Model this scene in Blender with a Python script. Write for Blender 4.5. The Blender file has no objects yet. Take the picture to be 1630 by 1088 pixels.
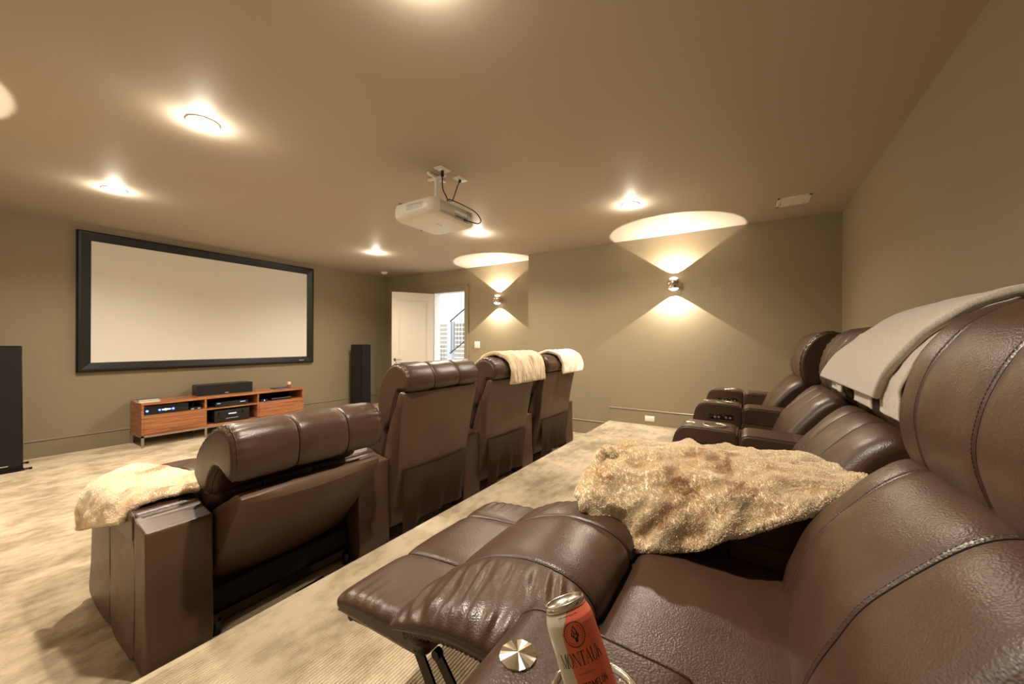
import bpy, bmesh, math, random
from mathutils import Vector, Matrix, noise
random.seed(7)
R = math.radians
scn = bpy.context.scene
COL = scn.collection

# ------------------------------------------------------------------ materials
def mat(name, col, rough=.5, metal=0., spec=.5, emis=None, estr=0., sheen=0., coat=0.):
    m = bpy.data.materials.new(name); m.use_nodes = True
    b = m.node_tree.nodes['Principled BSDF']
    b.inputs['Base Color'].default_value = (*col, 1)
    b.inputs['Roughness'].default_value = rough
    b.inputs['Metallic'].default_value = metal
    b.inputs['Specular IOR Level'].default_value = spec
    b.inputs['Sheen Weight'].default_value = sheen
    b.inputs['Coat Weight'].default_value = coat
    if emis:
        b.inputs['Emission Color'].default_value = (*emis, 1)
        b.inputs['Emission Strength'].default_value = estr
    return m

class N:
    def __init__(s, m): s.t = m.node_tree; s.b = s.t.nodes['Principled BSDF']
    def n(s, k, **kw):
        o = s.t.nodes.new(k)
        for a, v in kw.items():
            if a in o.inputs.keys(): o.inputs[a].default_value = v
            else: setattr(o, a, v)
        return o
    def l(s, a, ao, b, bi): s.t.links.new(a.outputs[ao], b.inputs[bi])
    def coord(s, scale=(1, 1, 1), rot=(0, 0, 0)):
        c = s.n('ShaderNodeTexCoord'); mp = s.n('ShaderNodeMapping')
        mp.inputs['Scale'].default_value = scale; mp.inputs['Rotation'].default_value = rot
        s.l(c, 'Object', mp, 'Vector'); return mp
    def ramp(s, src, so, stops):
        r = s.n('ShaderNodeValToRGB'); e = r.color_ramp.elements
        while len(e) < len(stops): e.new(.5)
        for i, (p, c) in enumerate(stops):
            e[i].position = p; e[i].color = (*c, 1)
        s.l(src, so, r, 'Fac'); return r
    def bump(s, src, so, strength, dist, prev=None):
        b = s.n('ShaderNodeBump'); b.inputs['Strength'].default_value = strength
        b.inputs['Distance'].default_value = dist
        s.l(src, so, b, 'Height')
        if prev: s.l(prev, 'Normal', b, 'Normal')
        return b

def leather(name, c1, c2, rough=.42, grain=1.0):
    m = mat(name, c1, rough, spec=.5); k = N(m)
    mp = k.coord()
    v = k.n('ShaderNodeTexVoronoi', Scale=280.); v.feature = 'SMOOTH_F1'; k.l(mp, 'Vector', v, 'Vector')
    n1 = k.n('ShaderNodeTexNoise', Scale=4., Detail=4.); k.l(mp, 'Vector', n1, 'Vector')
    n2 = k.n('ShaderNodeTexNoise', Scale=14., Detail=2.); k.l(mp, 'Vector', n2, 'Vector')
    r = k.ramp(n1, 'Fac', [(.3, c1), (.7, c2)]); k.l(r, 'Color', k.b, 'Base Color')
    b1 = k.bump(v, 'Distance', .32 * grain, .0012)
    b2 = k.bump(n2, 'Fac', .16, .005, b1)
    k.l(b2, 'Normal', k.b, 'Normal')
    rr = k.n('ShaderNodeMapRange'); rr.inputs['To Min'].default_value = rough - .05; rr.inputs['To Max'].default_value = rough + .1
    k.l(n2, 'Fac', rr, 'Value'); k.l(rr, 'Result', k.b, 'Roughness')
    return m

M = {}
M['leather'] = leather('leather_brown', (.050, .025, .014), (.066, .034, .020), .34, 1.5)
M['vinyl'] = leather('leather_brown_match', (.074, .038, .020), (.096, .051, .029), .40, .6)
M['welt'] = mat('leather_welt', (.008, .004, .003), .7, spec=.12)
M['thread'] = mat('stitch_thread', (.12, .078, .053), .8, spec=.2)
M['black_cloth'] = mat('black_dust_cloth', (.008, .006, .005), .9)
M['black_steel'] = mat('black_steel', (.03, .022, .015), .35, .8)
M['bare_steel'] = mat('bare_steel', (.55, .5, .42), .3, 1.)
M['chrome'] = mat('chrome', (.86, .84, .80), .1, 1.)
M['cup_dark'] = mat('cup_lining', (.06, .05, .045), .25, .7)
M['black_plastic'] = mat('black_plastic', (.012, .011, .012), .35)
M['black_gloss'] = mat('black_gloss', (.008, .007, .009), .12)
M['black_grille'] = mat('black_grille', (.006, .005, .005), .85)
M['metal_grey'] = mat('metal_grey', (.52, .48, .42), .35, .8)
M['white_plastic'] = mat('white_plastic', (.82, .79, .73), .35)
M['white_paint'] = mat('white_paint', (.83, .81, .76), .4)
M['grey_mark'] = mat('grey_mark', (.35, .33, .3), .4)
M['silver_mark'] = mat('silver_mark', (.8, .78, .72), .3, .6)
M['dark_port'] = mat('dark_port', (.05, .05, .045), .5)
M['port_bay'] = mat('port_bay', (.38, .37, .33), .5)
M['sconce_lens'] = mat('sconce_lens', (1, .95, .85), .3, emis=(1, .88, .68), estr=3.5)
M['lens'] = mat('lamp_lens', (1, .95, .85), .3, emis=(1, .85, .62), estr=14.)
M['led_blue'] = mat('led_blue', (.05, .1, 1), .3, emis=(.04, .08, 1), estr=9.)
M['led_white'] = mat('led_white', (.6, .8, 1), .3, emis=(.45, .8, 1), estr=5.)
M['led_dim'] = mat('led_dim', (.6, .8, 1), .3, emis=(.5, .6, .8), estr=.5)
M['candle'] = mat('candle_wax', (.85, .68, .5), .5)
M['clay'] = mat('clay_red', (.30, .10, .06), .5)
M['paper'] = mat('paper_edge', (.75, .70, .6), .7)
M['book_cover'] = mat('book_cover', (.16, .12, .10), .5)
M['tray'] = mat('tray_glass', (.10, .12, .16), .15)
M['black_frame'] = mat('velvet_frame', (.006, .005, .004), .42, spec=.5)
M['screen'] = mat('projection_fabric', (.80, .76, .69), .85, spec=.1)
M['can_coral'] = mat('can_coral', (.88, .20, .11), .30, spec=.6)
M['can_ink'] = mat('can_ink', (.02, .016, .014), .4)
M['can_alu'] = mat('can_aluminium', (.75, .72, .68), .25, 1.)
M['label_white'] = mat('tag_white', (.8, .8, .76), .5)

def wall_mat(name, col):
    m = mat(name, col, .62, spec=.3); k = N(m); mp = k.coord()
    n = k.n('ShaderNodeTexNoise', Scale=260., Detail=3.); k.l(mp, 'Vector', n, 'Vector')
    b = k.bump(n, 'Fac', .12, .001); k.l(b, 'Normal', k.b, 'Normal'); return m
M['wall'] = wall_mat('wall_olive_taupe', (.285, .235, .153))
M['ceiling'] = wall_mat('ceiling_taupe', (.50, .435, .355))
M['trim'] = mat('trim_taupe', (.275, .226, .147), .38)

def carpet():
    m = mat('ribbed_carpet', (.5, .4, .26), .95, spec=.1, sheen=.3); k = N(m); mp = k.coord()
    n1 = k.n('ShaderNodeTexNoise', Scale=2.6, Detail=5., Roughness=.6); k.l(k.coord((1, 1.15, 1)), 'Vector', n1, 'Vector')
    n2 = k.n('ShaderNodeTexNoise', Scale=14., Detail=4.); k.l(k.coord((.8, 1.4, 1)), 'Vector', n2, 'Vector')
    mx = k.n('ShaderNodeMath', operation='MULTIPLY_ADD'); k.l(n2, 'Fac', mx, 0); mx.inputs[1].default_value = .45; k.l(n1, 'Fac', mx, 2)
    r = k.ramp(mx, 'Value', [(.58, (.33, .26, .17)), (.71, (.46, .375, .26)), (.84, (.57, .475, .345))])
    k.l(r, 'Color', k.b, 'Base Color')
    n3 = k.n('ShaderNodeTexNoise', Scale=420., Detail=2.); k.l(k.coord((.5, 1, 1)), 'Vector', n3, 'Vector')
    b = k.bump(n3, 'Fac', .6, .003)
    k.l(b, 'Normal', k.b, 'Normal')
    return m
M['carpet'] = carpet()

def wood():
    m = mat('walnut_veneer', (.38, .14, .05), .38); k = N(m)
    n = k.n('ShaderNodeTexNoise', Scale=1.5, Detail=6., Distortion=1.2); k.l(k.coord((1.2, 4, 22)), 'Vector', n, 'Vector')
    r = k.ramp(n, 'Fac', [(.3, (.22, .075, .028)), (.5, (.40, .155, .062)), (.72, (.56, .26, .12))])
    k.l(r, 'Color', k.b, 'Base Color'); return m
M['wood'] = wood()

def fur(name, cols, scale, stretch=(1, 1, 1)):
    m = mat(name, cols[0], .95, spec=.1, sheen=.6); k = N(m)
    n = k.n('ShaderNodeTexNoise', Scale=scale, Detail=6., Roughness=.62, Distortion=.9); k.l(k.coord(stretch), 'Vector', n, 'Vector')
    st = [(.34, cols[2]), (.46, cols[1]), (.60, cols[0])]
    r = k.ramp(n, 'Fac', st); k.l(r, 'Color', k.b, 'Base Color')
    n2 = k.n('ShaderNodeTexNoise', Scale=210., Detail=4., Roughness=.7); k.l(k.coord((1, 1, 1)), 'Vector', n2, 'Vector')
    n3 = k.n('ShaderNodeTexNoise', Scale=45., Detail=4.); k.l(k.coord((1, 1, 1)), 'Vector', n3, 'Vector')
    b = k.bump(n2, 'Fac', .5, .004); b2 = k.bump(n3, 'Fac', .25, .008, b); k.l(b2, 'Normal', k.b, 'Normal'); return m
M['fur_mottled'] = fur('fur_mottled', [(.96, .87, .70), (.93, .80, .61), (.66, .48, .31)], 7.)
M['fur_cream'] = fur('fur_cream', [(.97, .90, .76), (.95, .84, .66), (.72, .54, .37)], 5.)
M['fur_striped'] = fur('fur_striped', [(.84, .71, .50), (.72, .54, .34), (.50, .34, .20)], 3.2, (6, 1, 1))
def wool():
    m = mat('wool_grey', (.56, .51, .44), .95, spec=.1, sheen=.4); k = N(m)
    n = k.n('ShaderNodeTexNoise', Scale=230., Detail=4., Roughness=.75); k.l(k.coord((1, 1, 1)), 'Vector', n, 'Vector')
    r = k.ramp(n, 'Fac', [(.3, (.36, .32, .27)), (.5, (.52, .47, .41)), (.7, (.64, .60, .53))]); k.l(r, 'Color', k.b, 'Base Color')
    b = k.bump(n, 'Fac', .7, .0025); k.l(b, 'Normal', k.b, 'Normal'); return m
M['wool'] = wool()
def can_body():
    m = mat('can_label', (.8, .78, .72), .3, spec=.6); return m
M['can_cream'] = can_body()

# ------------------------------------------------------------------ object helpers
def tag(o, label=None, cat=None, group=None, kind=None):
    if label: o['label'] = label
    if cat: o['category'] = cat
    if group: o['group'] = group
    if kind: o['kind'] = kind
    return o

def link(name, me, m, parent=None, smooth=True):
    o = bpy.data.objects.new(name, me); COL.objects.link(o)
    ms = m if isinstance(m, (list, tuple)) else [m]
    for q in ms: me.materials.append(M[q] if isinstance(q, str) else q)
    if smooth:
        for p in me.polygons: p.use_smooth = True
    if parent: o.parent = parent
    return o

def obj(name, bm, m, parent=None, smooth=False):
    me = bpy.data.meshes.new(name)
    bmesh.ops.recalc_face_normals(bm, faces=bm.faces)
    bm.to_mesh(me); bm.free()
    if smooth == 'auto':
        o = link(name, me, m, parent, True)
        me.set_sharp_from_angle(angle=R(38)); return o
    return link(name, me, m, parent, smooth)

def empty(name, loc, rz=0., label=None, cat=None, group=None):
    o = bpy.data.objects.new(name, None); COL.objects.link(o)
    o.location = loc; o.rotation_euler = (0, 0, rz); o.empty_display_size = .1
    return tag(o, label, cat, group)

def copy_tree(o, parent=None):
    c = o.copy(); COL.objects.link(c)
    if parent: c.parent = parent
    for ch in [q for q in bpy.data.objects if q.parent == o]: copy_tree(ch, c)
    return c

def bx(bm, x0, x1, y0, y1, z0, z1, bev=0., seg=2, mi=0):
    r = bmesh.ops.create_cube(bm, size=1.)
    vs = r['verts']
    for v in vs:
        v.co = Vector((x0 + (v.co.x + .5) * (x1 - x0), y0 + (v.co.y + .5) * (y1 - y0), z0 + (v.co.z + .5) * (z1 - z0)))
    fs = list({f for v in vs for f in v.link_faces})
    for f in fs: f.material_index = mi
    if bev > 0:
        es = list({e for v in vs for e in v.link_edges})
        rr = bmesh.ops.bevel(bm, geom=es, offset=bev, segments=seg, profile=.5, affect='EDGES')
        for f in rr['faces']: f.material_index = mi
    return vs

def box_obj(name, dims, m, parent=None, bev=0.):
    bm = bmesh.new(); bx(bm, *dims, bev=bev)
    return obj(name, bm, m, parent, 'auto' if bev else False)

def cyl(bm, p0, p1, r0, r1=None, n=24, cap=True):
    p0 = Vector(p0); p1 = Vector(p1); r1 = r0 if r1 is None else r1
    d = (p1 - p0).normalized(); a = d.orthogonal().normalized(); b = d.cross(a)
    A = []; B = []
    for i in range(n):
        t = 2 * math.pi * i / n; w = a * math.cos(t) + b * math.sin(t)
        A.append(bm.verts.new(p0 + w * r0)); B.append(bm.verts.new(p1 + w * r1))
    for i in range(n):
        j = (i + 1) % n; bm.faces.new((A[i], A[j], B[j], B[i]))
    if cap:
        bm.faces.new(A[::-1]); bm.faces.new(B)

def lathe(bm, prof, c=(0, 0, 0), n=40, M4=None, mi=None):
    c = Vector(c); rings = []
    for (r, z) in prof:
        if r < 1e-6:
            p = Vector((0, 0, z)); p = (M4 @ p) if M4 else p
            rings.append([bm.verts.new(c + p)])
        else:
            ring = []
            for i in range(n):
                t = 2 * math.pi * i / n; p = Vector((r * math.cos(t), r * math.sin(t), z)); p = (M4 @ p) if M4 else p
                ring.append(bm.verts.new(c + p))
            rings.append(ring)
    for k in range(len(rings) - 1):
        a, b = rings[k], rings[k + 1]
        for i in range(n):
            j = (i + 1) % n
            if len(a) == 1 and len(b) == 1: continue
            if len(a) == 1: f = bm.faces.new((a[0], b[i], b[j]))
            elif len(b) == 1: f = bm.faces.new((a[i], b[0], a[j]))
            else: f = bm.faces.new((a[i], b[i], b[j], a[j]))
            if mi: f.material_index = mi[k]

def tube(bm, pts, r, n=8, closed=False):
    pts = [Vector(p) for p in pts]; m = len(pts); rings = []; up = None
    for i, p in enumerate(pts):
        if closed: t = pts[(i + 1) % m] - pts[(i - 1) % m]
        else: t = pts[min(i + 1, m - 1)] - pts[max(i - 1, 0)]
        if t.length < 1e-9: t = Vector((0, 0, 1))
        t.normalize()
        if up is None: up = t.orthogonal().normalized()
        a = (up - t * up.dot(t))
        a = a.normalized() if a.length > 1e-6 else t.orthogonal().normalized()
        up = a; b = t.cross(a)
        rings.append([bm.verts.new(p + (a * math.cos(2 * math.pi * k / n) + b * math.sin(2 * math.pi * k / n)) * r) for k in range(n)])
    for i in range(m if closed else m - 1):
        A, B = rings[i], rings[(i + 1) % m]
        for k in range(n):
            j = (k + 1) % n; bm.faces.new((A[k], A[j], B[j], B[k]))
    if not closed:
        bm.faces.new(rings[0][::-1]); bm.faces.new(rings[-1])

def cr(P, t, closed):
    n = len(P)
    if closed: i = int(math.floor(t)) % n; f = t - math.floor(t); g = [P[(i + k) % n] for k in (-1, 0, 1, 2)]
    else:
        i = min(int(math.floor(t)), n - 2); f = t - i; g = [P[min(max(i + k, 0), n - 1)] for k in (-1, 0, 1, 2)]
    a, b, c, d = [Vector(q) for q in g]
    return .5 * ((2 * b) + (c - a) * f + (2 * a - 5 * b + 4 * c - d) * f * f + (3 * b - a - 3 * c + d) * f ** 3)

def resample(P, n, closed=True):
    m = len(P) if closed else len(P) - 1
    raw = [cr(P, m * i / (m * 24), closed) if False else cr(P, i / 24., closed) for i in range(m * 24 + (0 if closed else 1))]
    if closed: raw.append(raw[0].copy())
    L = [0.]
    for i in range(1, len(raw)): L.append(L[-1] + (raw[i] - raw[i - 1]).length)
    out = []; j = 0; tot = L[-1]; cnt = n if closed else n - 1
    for i in range(n):
        s = tot * i / cnt
        while j < len(L) - 2 and L[j + 1] < s: j += 1
        f = (s - L[j]) / max(1e-9, L[j + 1] - L[j]); out.append(raw[j].lerp(raw[j + 1], min(1, f)))
    return out, tot

def normals2(pts, closed=True):
    n = len(pts); A = 0
    for i in range(n):
        p, q = pts[i], pts[(i + 1) % n]; A += p[0] * q[1] - q[0] * p[1]
    sg = 1 if A > 0 else -1; out = []
    for i in range(n):
        a = pts[(i - 1) % n] if closed or i > 0 else pts[i]; b = pts[(i + 1) % n] if closed or i < n - 1 else pts[i]
        t = (b - a); t.normalize(); out.append(Vector((t[1], -t[0])) * sg)
    return out

def cushion(name, prof, x0, x1, m, parent, end=.04, nx=60, npr=96, seams=(), groove=.006, pucker=0., wrinkle=None,
            crown=0., end_welt=False, stitch=True, seam_range=None, seamwelt=.0018, soft=0., seed=0., endin=None):
    """pillow: closed (y,z) outline swept along x, ends rounded, seam grooves, gathered ends"""
    pts, tot = resample([Vector(p) for p in prof], npr)
    nr = normals2(pts)
    lim = []
    for i, p in enumerate(pts):
        m_ = 9.
        for q in pts:
            v = q - p; l_ = v.length
            if l_ > 1e-6 and v.dot(-nr[i]) > .80 * l_: m_ = min(m_, l_)
        lim.append(m_ * .44)
    def off(x, i):
        d = 0.
        de = min(x - x0, x1 - x)
        if de < end:
            u = 1 - de / end; d -= min(lim[i], (endin or end * .75)) * (1 - math.sqrt(max(0., 1 - u * u)))
        d += crown * (1 - (2 * (x - x0) / (x1 - x0) - 1) ** 2)
        for s in seams: d -= groove * math.exp(-((x - s) / .006) ** 2) + groove * .9 * math.exp(-((x - s) / .028) ** 2)
        if pucker:
            a = 0.5 + 0.5 * math.sin(i / npr * tot / .022 * 2 * math.pi * .5 + 3 * noise.noise(Vector((i * .05, seed, 0))))
            w = math.exp(-(de / .075) ** 2) * min(1, de / .012)
            d -= pucker * a * w * (0.4 + max(0, nr[i][1]) * .8 + max(0, nr[i][0]) * .4)
        if wrinkle: d += wrinkle(x, pts[i][0], pts[i][1], nr[i])
        if soft: d += soft * noise.noise(Vector((x * 7 + seed, pts[i][0] * 9, pts[i][1] * 9)))
        return d
    xs = []
    k = 9
    for i in range(k): xs.append(x0 + end * (1 - math.cos(i / k * math.pi / 2)))
    for i in range(nx + 1): xs.append(x0 + end + (x1 - x0 - 2 * end) * i / nx)
    for i in range(k - 1, -1, -1): xs.append(x1 - end * (1 - math.cos(i / k * math.pi / 2)))
    for s in seams:
        for q in (-.012, -.006, -.003, 0, .003, .006, .012): xs.append(s + q)
    xs = sorted(set(round(x, 5) for x in xs))
    bm = bmesh.new(); rings = []
    for x in xs:
        rings.append([bm.verts.new((x, p[0] + nr[i][0] * o, p[1] + nr[i][1] * o)) for i, p in enumerate(pts) for o in (off(x, i),)])
    for a, b in zip(rings, rings[1:]):
        for i in range(npr):
            j = (i + 1) % npr; bm.faces.new((a[i], a[j], b[j], b[i]))
    caps = []
    for rg, dx in ((rings[0], 1), (rings[-1], -1)):
        caps.append(bm.faces.new(rg))
    bmesh.ops.recalc_face_normals(bm, faces=bm.faces)
    me = bpy.data.meshes.new(name)
    ci = [f.index for f in caps]
    bm.faces.index_update(); ci = [f.index for f in caps]
    bm.to_mesh(me); bm.free()
    o = link(name, me, m, parent, True)
    for i in ci: me.polygons[i].use_smooth = False
    # welts and stitches
    def rng(i):
        return True if seam_range is None else seam_range(pts[i][0], pts[i][1], nr[i])
    if seams and seamwelt:
        for s in seams:
            bm = bmesh.new(); run = []
            for i in range(npr + 1):
                q = i % npr
                if rng(q) and i < npr:
                    run.append(i)
                else:
                    if len(run) > 2:
                        tube(bm, [(s, pts[q][0] + nr[q][0] * (off(s, q) + seamwelt * .6), pts[q][1] + nr[q][1] * (off(s, q) + seamwelt * .6)) for q in run], seamwelt, 6)
                    run = []
            obj('welt', bm, 'welt', o, True)
    if seams and stitch:
        for s in seams:
            bm = bmesh.new(); xx = s + .009; step = .008; cnt = int(tot / step)
            for q in range(cnt):
                t = q * step / tot * npr; i = int(t) % npr; j = (i + 1) % npr; f = t - int(t)
                if not rng(i): continue
                def P(ff):
                    o_ = off(xx, i) * (1 - ff) + off(xx, j) * ff + .0002
                    p = pts[i].lerp(pts[j], ff); nn = nr[i].lerp(nr[j], ff)
                    return Vector((xx, p[0] + nn[0] * o_, p[1] + nn[1] * o_)), nn
                a, nn = P(f); dr = (pts[j] - pts[i]).normalized()
                tv = Vector((0, dr[0], dr[1])) * .0024
                tube(bm, [a - tv, a + tv], .0006, 4)
            obj('stitching', bm, 'thread', o)
    if end_welt:
        for x, r_ in ((x0, 0), (x1, -1)):
            bm = bmesh.new()
            xx = x + (end * .35 if r_ == 0 else -end * .35)
            lst = [i for i in range(npr)]
            tube(bm, [(xx, pts[q][0] + nr[q][0] * (off(xx, q) + .001), pts[q][1] + nr[q][1] * (off(xx, q) + .001)) for q in lst], .0028, 6, True)
            obj('edge_piping', bm, 'leather', o, True)
    return o

def lerp(a, b, t): return a + (b - a) * t

def sheet(name, G, m, parent=None, nu=120, nv=90, thick=.02, wr=.006, wf=14., seed=0., rim=.05, hem=0., aniso=(1, 1, 1), ridge=0.):
    """soft thick throw through a control net G[row][col] of 3D points"""
    nr_, nc = len(G), len(G[0])
    def S(u, v):
        tr = u * (nr_ - 1); tc = v * (nc - 1)
        rows = [cr([Vector(p) for p in row], tc, False) for row in G]
        return cr(rows, tr, False)
    P = [[S(i / nu, j / nv) for j in range(nv + 1)] for i in range(nu + 1)]
    def nrm(i, j):
        a = P[min(i + 1, nu)][j] - P[max(i - 1, 0)][j]; b = P[i][min(j + 1, nv)] - P[i][max(j - 1, 0)]
        n = a.cross(b); return n.normalized() if n.length > 1e-9 else Vector((0, 0, 1))
    NN = [[nrm(i, j) for j in range(nv + 1)] for i in range(nu + 1)]
    if NN[nu // 2][nv // 2].z < 0: NN = [[-n for n in r] for r in NN]
    bm = bmesh.new(); T = []; B = []
    LU = (P[nu][nv // 2] - P[0][nv // 2]).length; LV = (P[nu // 2][nv] - P[nu // 2][0]).length
    for i in range(nu + 1):
        rt, rb = [], []
        for j in range(nv + 1):
            p = P[i][j]; n = NN[i][j]
            e = min(min(i, nu - i) / nu * LU, min(j, nv - j) / nv * LV)
            f = math.sqrt(max(0., 1 - (1 - min(1, e / rim)) ** 2))
            q = Vector((p.x * aniso[0], p.y * aniso[1], p.z * aniso[2])) * wf + Vector((seed, seed * 1.7, 0))
            w = noise.noise(q) + .5 * noise.noise(q * 2.1) + .3 * abs(noise.noise(q * 3.7)) - ridge * abs(noise.noise(Vector((q.x * 1.1 + q.y * .7, (q.y - q.x) * .45, q.z * .6 + 4))))
            # irregular hem
            hh = noise.noise(Vector((i * .09 + seed, j * .09, 3.1))) * hem * (1 - min(1, e / .06))
            c = p + n * (w * wr) + Vector((noise.noise(q * .8 + Vector((9, 0, 0))), noise.noise(q * .8 + Vector((0, 9, 0))), 0)) * hh
            rt.append(bm.verts.new(c + n * thick * .5 * (.12 + .88 * f))); rb.append(bm.verts.new(c - n * thick * .5 * (.12 + .88 * f)))
        T.append(rt); B.append(rb)
    for i in range(nu):
        for j in range(nv):
            bm.faces.new((T[i][j], T[i + 1][j], T[i + 1][j + 1], T[i][j + 1]))
            bm.faces.new((B[i][j], B[i][j + 1], B[i + 1][j + 1], B[i + 1][j]))
    for i in range(nu):
        bm.faces.new((T[i][0], B[i][0], B[i + 1][0], T[i + 1][0])); bm.faces.new((T[i][nv], T[i + 1][nv], B[i + 1][nv], B[i][nv]))
    for j in range(nv):
        bm.faces.new((T[0][j], T[0][j + 1], B[0][j + 1], B[0][j])); bm.faces.new((T[nu][j], B[nu][j], B[nu][j + 1], T[nu][j + 1]))
    return obj(name, bm, m, parent, True)

def hairy(o, count, length, m, seed=1, rad=.0011):
    """short pile growing out of a throw"""
    md = o.modifiers.new('pile', 'PARTICLE_SYSTEM'); ps = md.particle_system; s = ps.settings
    s.type = 'HAIR'; s.count = count; s.hair_length = length; s.hair_step = 3; s.render_step = 3
    s.emit_from = 'FACE'; s.use_even_distribution = True; s.use_advanced_hair = True
    s.normal_factor = length / 4; s.factor_random = length / 4 * .35; s.tangent_factor = 0
    s.root_radius = rad / .01; s.tip_radius = .2; s.radius_scale = .01; s.shape = .2
    s.material = 1; ps.seed = seed; s.use_hair_bspline = False

# ------------------------------------------------------------------ the room
XS, XR, YS, ZC, ZP, YP, YB, XL, YSTEP = 5.337, 5.708, 6.927, 2.78, .232, 1.705, -.841, -.56, 3.057
def wallbox(name, d, m='wall'): return tag(box_obj(name, d, m), kind='structure')
wallbox('wall_screen', (XL - .15, XR + .15, YS, YS + .15, 0, ZC))
wallbox('wall_back', (XL - .15, XS + .5, YB - .15, YB, 0, ZC))
wallbox('wall_left', (XL - .15, XL, YB, YS, 0, ZC))
wallbox('wall_right', (XS, XS + .52, YB, YSTEP, 0, ZC))
# recessed far part of the right wall with the door opening
DY0, DY1, DZ = 4.695, 5.50, 2.345
bm = bmesh.new()
bx(bm, XR, XR + .15, YSTEP, DY0, 0, ZC); bx(bm, XR, XR + .15, DY1, YS, 0, ZC); bx(bm, XR, XR + .15, DY0, DY1, DZ, ZC)
tag(obj('wall_entry', bm, 'wall'), kind='structure')
wallbox('ceiling', (XL - .15, XR + .15, YB - .15, YS + .15, ZC, ZC + .15), 'ceiling')

def ribbed(name, x0, x1, y0, y1, ztop, zbot, pitch=.0122, amp=.0030, sub=6):
    n = int((y1 - y0) / pitch * sub); cols = [x0, x0 + .02] + [lerp(x0, x1, k / 12) for k in range(1, 12)] + [x1 - .02, x1]
    bm = bmesh.new(); rows = []
    for i in range(n + 1):
        y = y0 + (y1 - y0) * i / n; rows.append([bm.verts.new((x, y, ztop - amp + amp * math.cos(2 * math.pi * y / pitch + .8 * noise.noise(Vector((x * 1.3, y * 2, 0)))))) for x in cols])
    for a, b in zip(rows, rows[1:]):
        for i in range(len(cols) - 1): bm.faces.new((a[i], a[i + 1], b[i + 1], b[i]))
    lo = [[bm.verts.new((x, y, zbot)) for x in cols] for y in (y0, y1)]
    for R_, L_ in ((rows[0], lo[0]), (rows[-1], lo[1])):
        for i in range(len(cols) - 1): bm.faces.new((R_[i], R_[i + 1], L_[i + 1], L_[i]))
    for s in (0, -1):
        f = [r[s] for r in rows]; bm.faces.new([lo[0][s]] + f + [lo[1][s]])
    for i in range(len(cols) - 1): bm.faces.new((lo[0][i], lo[0][i + 1], lo[1][i + 1], lo[1][i]))
    me = bpy.data.meshes.new(name); bmesh.ops.recalc_face_normals(bm, faces=bm.faces); bm.to_mesh(me); bm.free()
    o = link(name, me, 'carpet', None, True); me.set_sharp_from_angle(angle=R(60)); return o
tag(ribbed('floor', XL, XR, YP + .002, YS, .002, -.15), kind='structure')
tag(box_obj('floor_slab', (XL, XR, YB, YP, -.15, -.01), 'carpet'), kind='structure')
pl = ribbed('floor_riser_platform', XL, XS, YB, YP, ZP + .002, 0.); tag(pl, kind='structure')
# rounded carpet nosing along the platform edge
bm = bmesh.new(); pr = [(YP - .03, ZP + .0005), (YP - .012, ZP + .003), (YP - .002, ZP), (YP + .006, ZP - .010), (YP + .006, 0.0), (YP - .03, 0.0)]
for (a, b) in zip(pr, pr[1:]):
    v = [bm.verts.new((XL, a[0], a[1])), bm.verts.new((XS, a[0], a[1])), bm.verts.new((XS, b[0], b[1])), bm.verts.new((XL, b[0], b[1]))]; bm.faces.new(v)
bmesh.ops.remove_doubles(bm, verts=bm.verts, dist=1e-5)
tag(obj('trim_1', bm, 'carpet', None, True), kind='structure')

BH = .203
def baseboard(name, p0, p1, nrm, z0, ends=False):
    """profile extruded between two floor points; nrm points into the room"""
    prof = [(0, 0), (.017, 0), (.017, BH - .03), (.0175, BH - .026), (.013, BH - .022), (.013, BH - .018), (.022, BH - .015), (.024, BH - .006), (.018, BH), (0, BH)]
    bm = bmesh.new(); A = []; B = []
    for d, z in prof:
        A.append(bm.verts.new((p0[0] + nrm[0] * d, p0[1] + nrm[1] * d, z0 + z))); B.append(bm.verts.new((p1[0] + nrm[0] * d, p1[1] + nrm[1] * d, z0 + z)))
    n = len(prof)
    for i in range(n): bm.faces.new((A[i], A[(i + 1) % n], B[(i + 1) % n], B[i]))
    bm.faces.new(A); bm.faces.new(B[::-1])
    tag(obj(name, bm, 'trim'), kind='structure')
baseboard('baseboard_screen', (XL, YS), (XR, YS), (0, -1), 0)
baseboard('baseboard_left', (XL, YP), (XL, YS), (1, 0), 0)
baseboard('baseboard_right_lower', (XS, YP + .008), (XS, YSTEP), (-1, 0), 0)
baseboard('baseboard_right_platform', (XS, YB), (XS, YP - .005), (-1, 0), ZP)
baseboard('baseboard_back', (XL, YB), (XS, YB), (0, 1), ZP)
baseboard('baseboard_entry', (XR, YSTEP), (XR, DY0 - .1), (-1, 0), 0)
baseboard('baseboard_entry_far', (XR, DY1 + .1), (XR, YS), (-1, 0), 0)
baseboard('baseboard_step', (XS, YSTEP), (XR, YSTEP), (0, 1), 0)

# door casing + jamb
bm = bmesh.new()
for (a, b, c, d) in ((DY0 - .095, DY0, 0, DZ + .10), (DY1, DY1 + .095, 0, DZ + .10), (DY0, DY1, DZ, DZ + .10)):
    bx(bm, XR - .018, XR, a, b, c, d)
bx(bm, XR - .028, XR - .018, DY0 - .105, DY0 - .08, 0, DZ + .11); bx(bm, XR - .028, XR - .018, DY1 + .08, DY1 + .105, 0, DZ + .11)
bx(bm, XR - .028, XR - .018, DY0 - .105, DY1 + .105, DZ + .085, DZ + .11)
tag(obj('trim_2', bm, 'trim'), kind='structure')
bm = bmesh.new()
bx(bm, XR + .0, XR + .17, DY0 - .03, DY0 + .002, 0, DZ); bx(bm, XR + .0, XR + .17, DY1 - .002, DY1 + .03, 0, DZ); bx(bm, XR, XR + .17, DY0 - .03, DY1 + .03, DZ - .002, DZ + .03)
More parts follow.
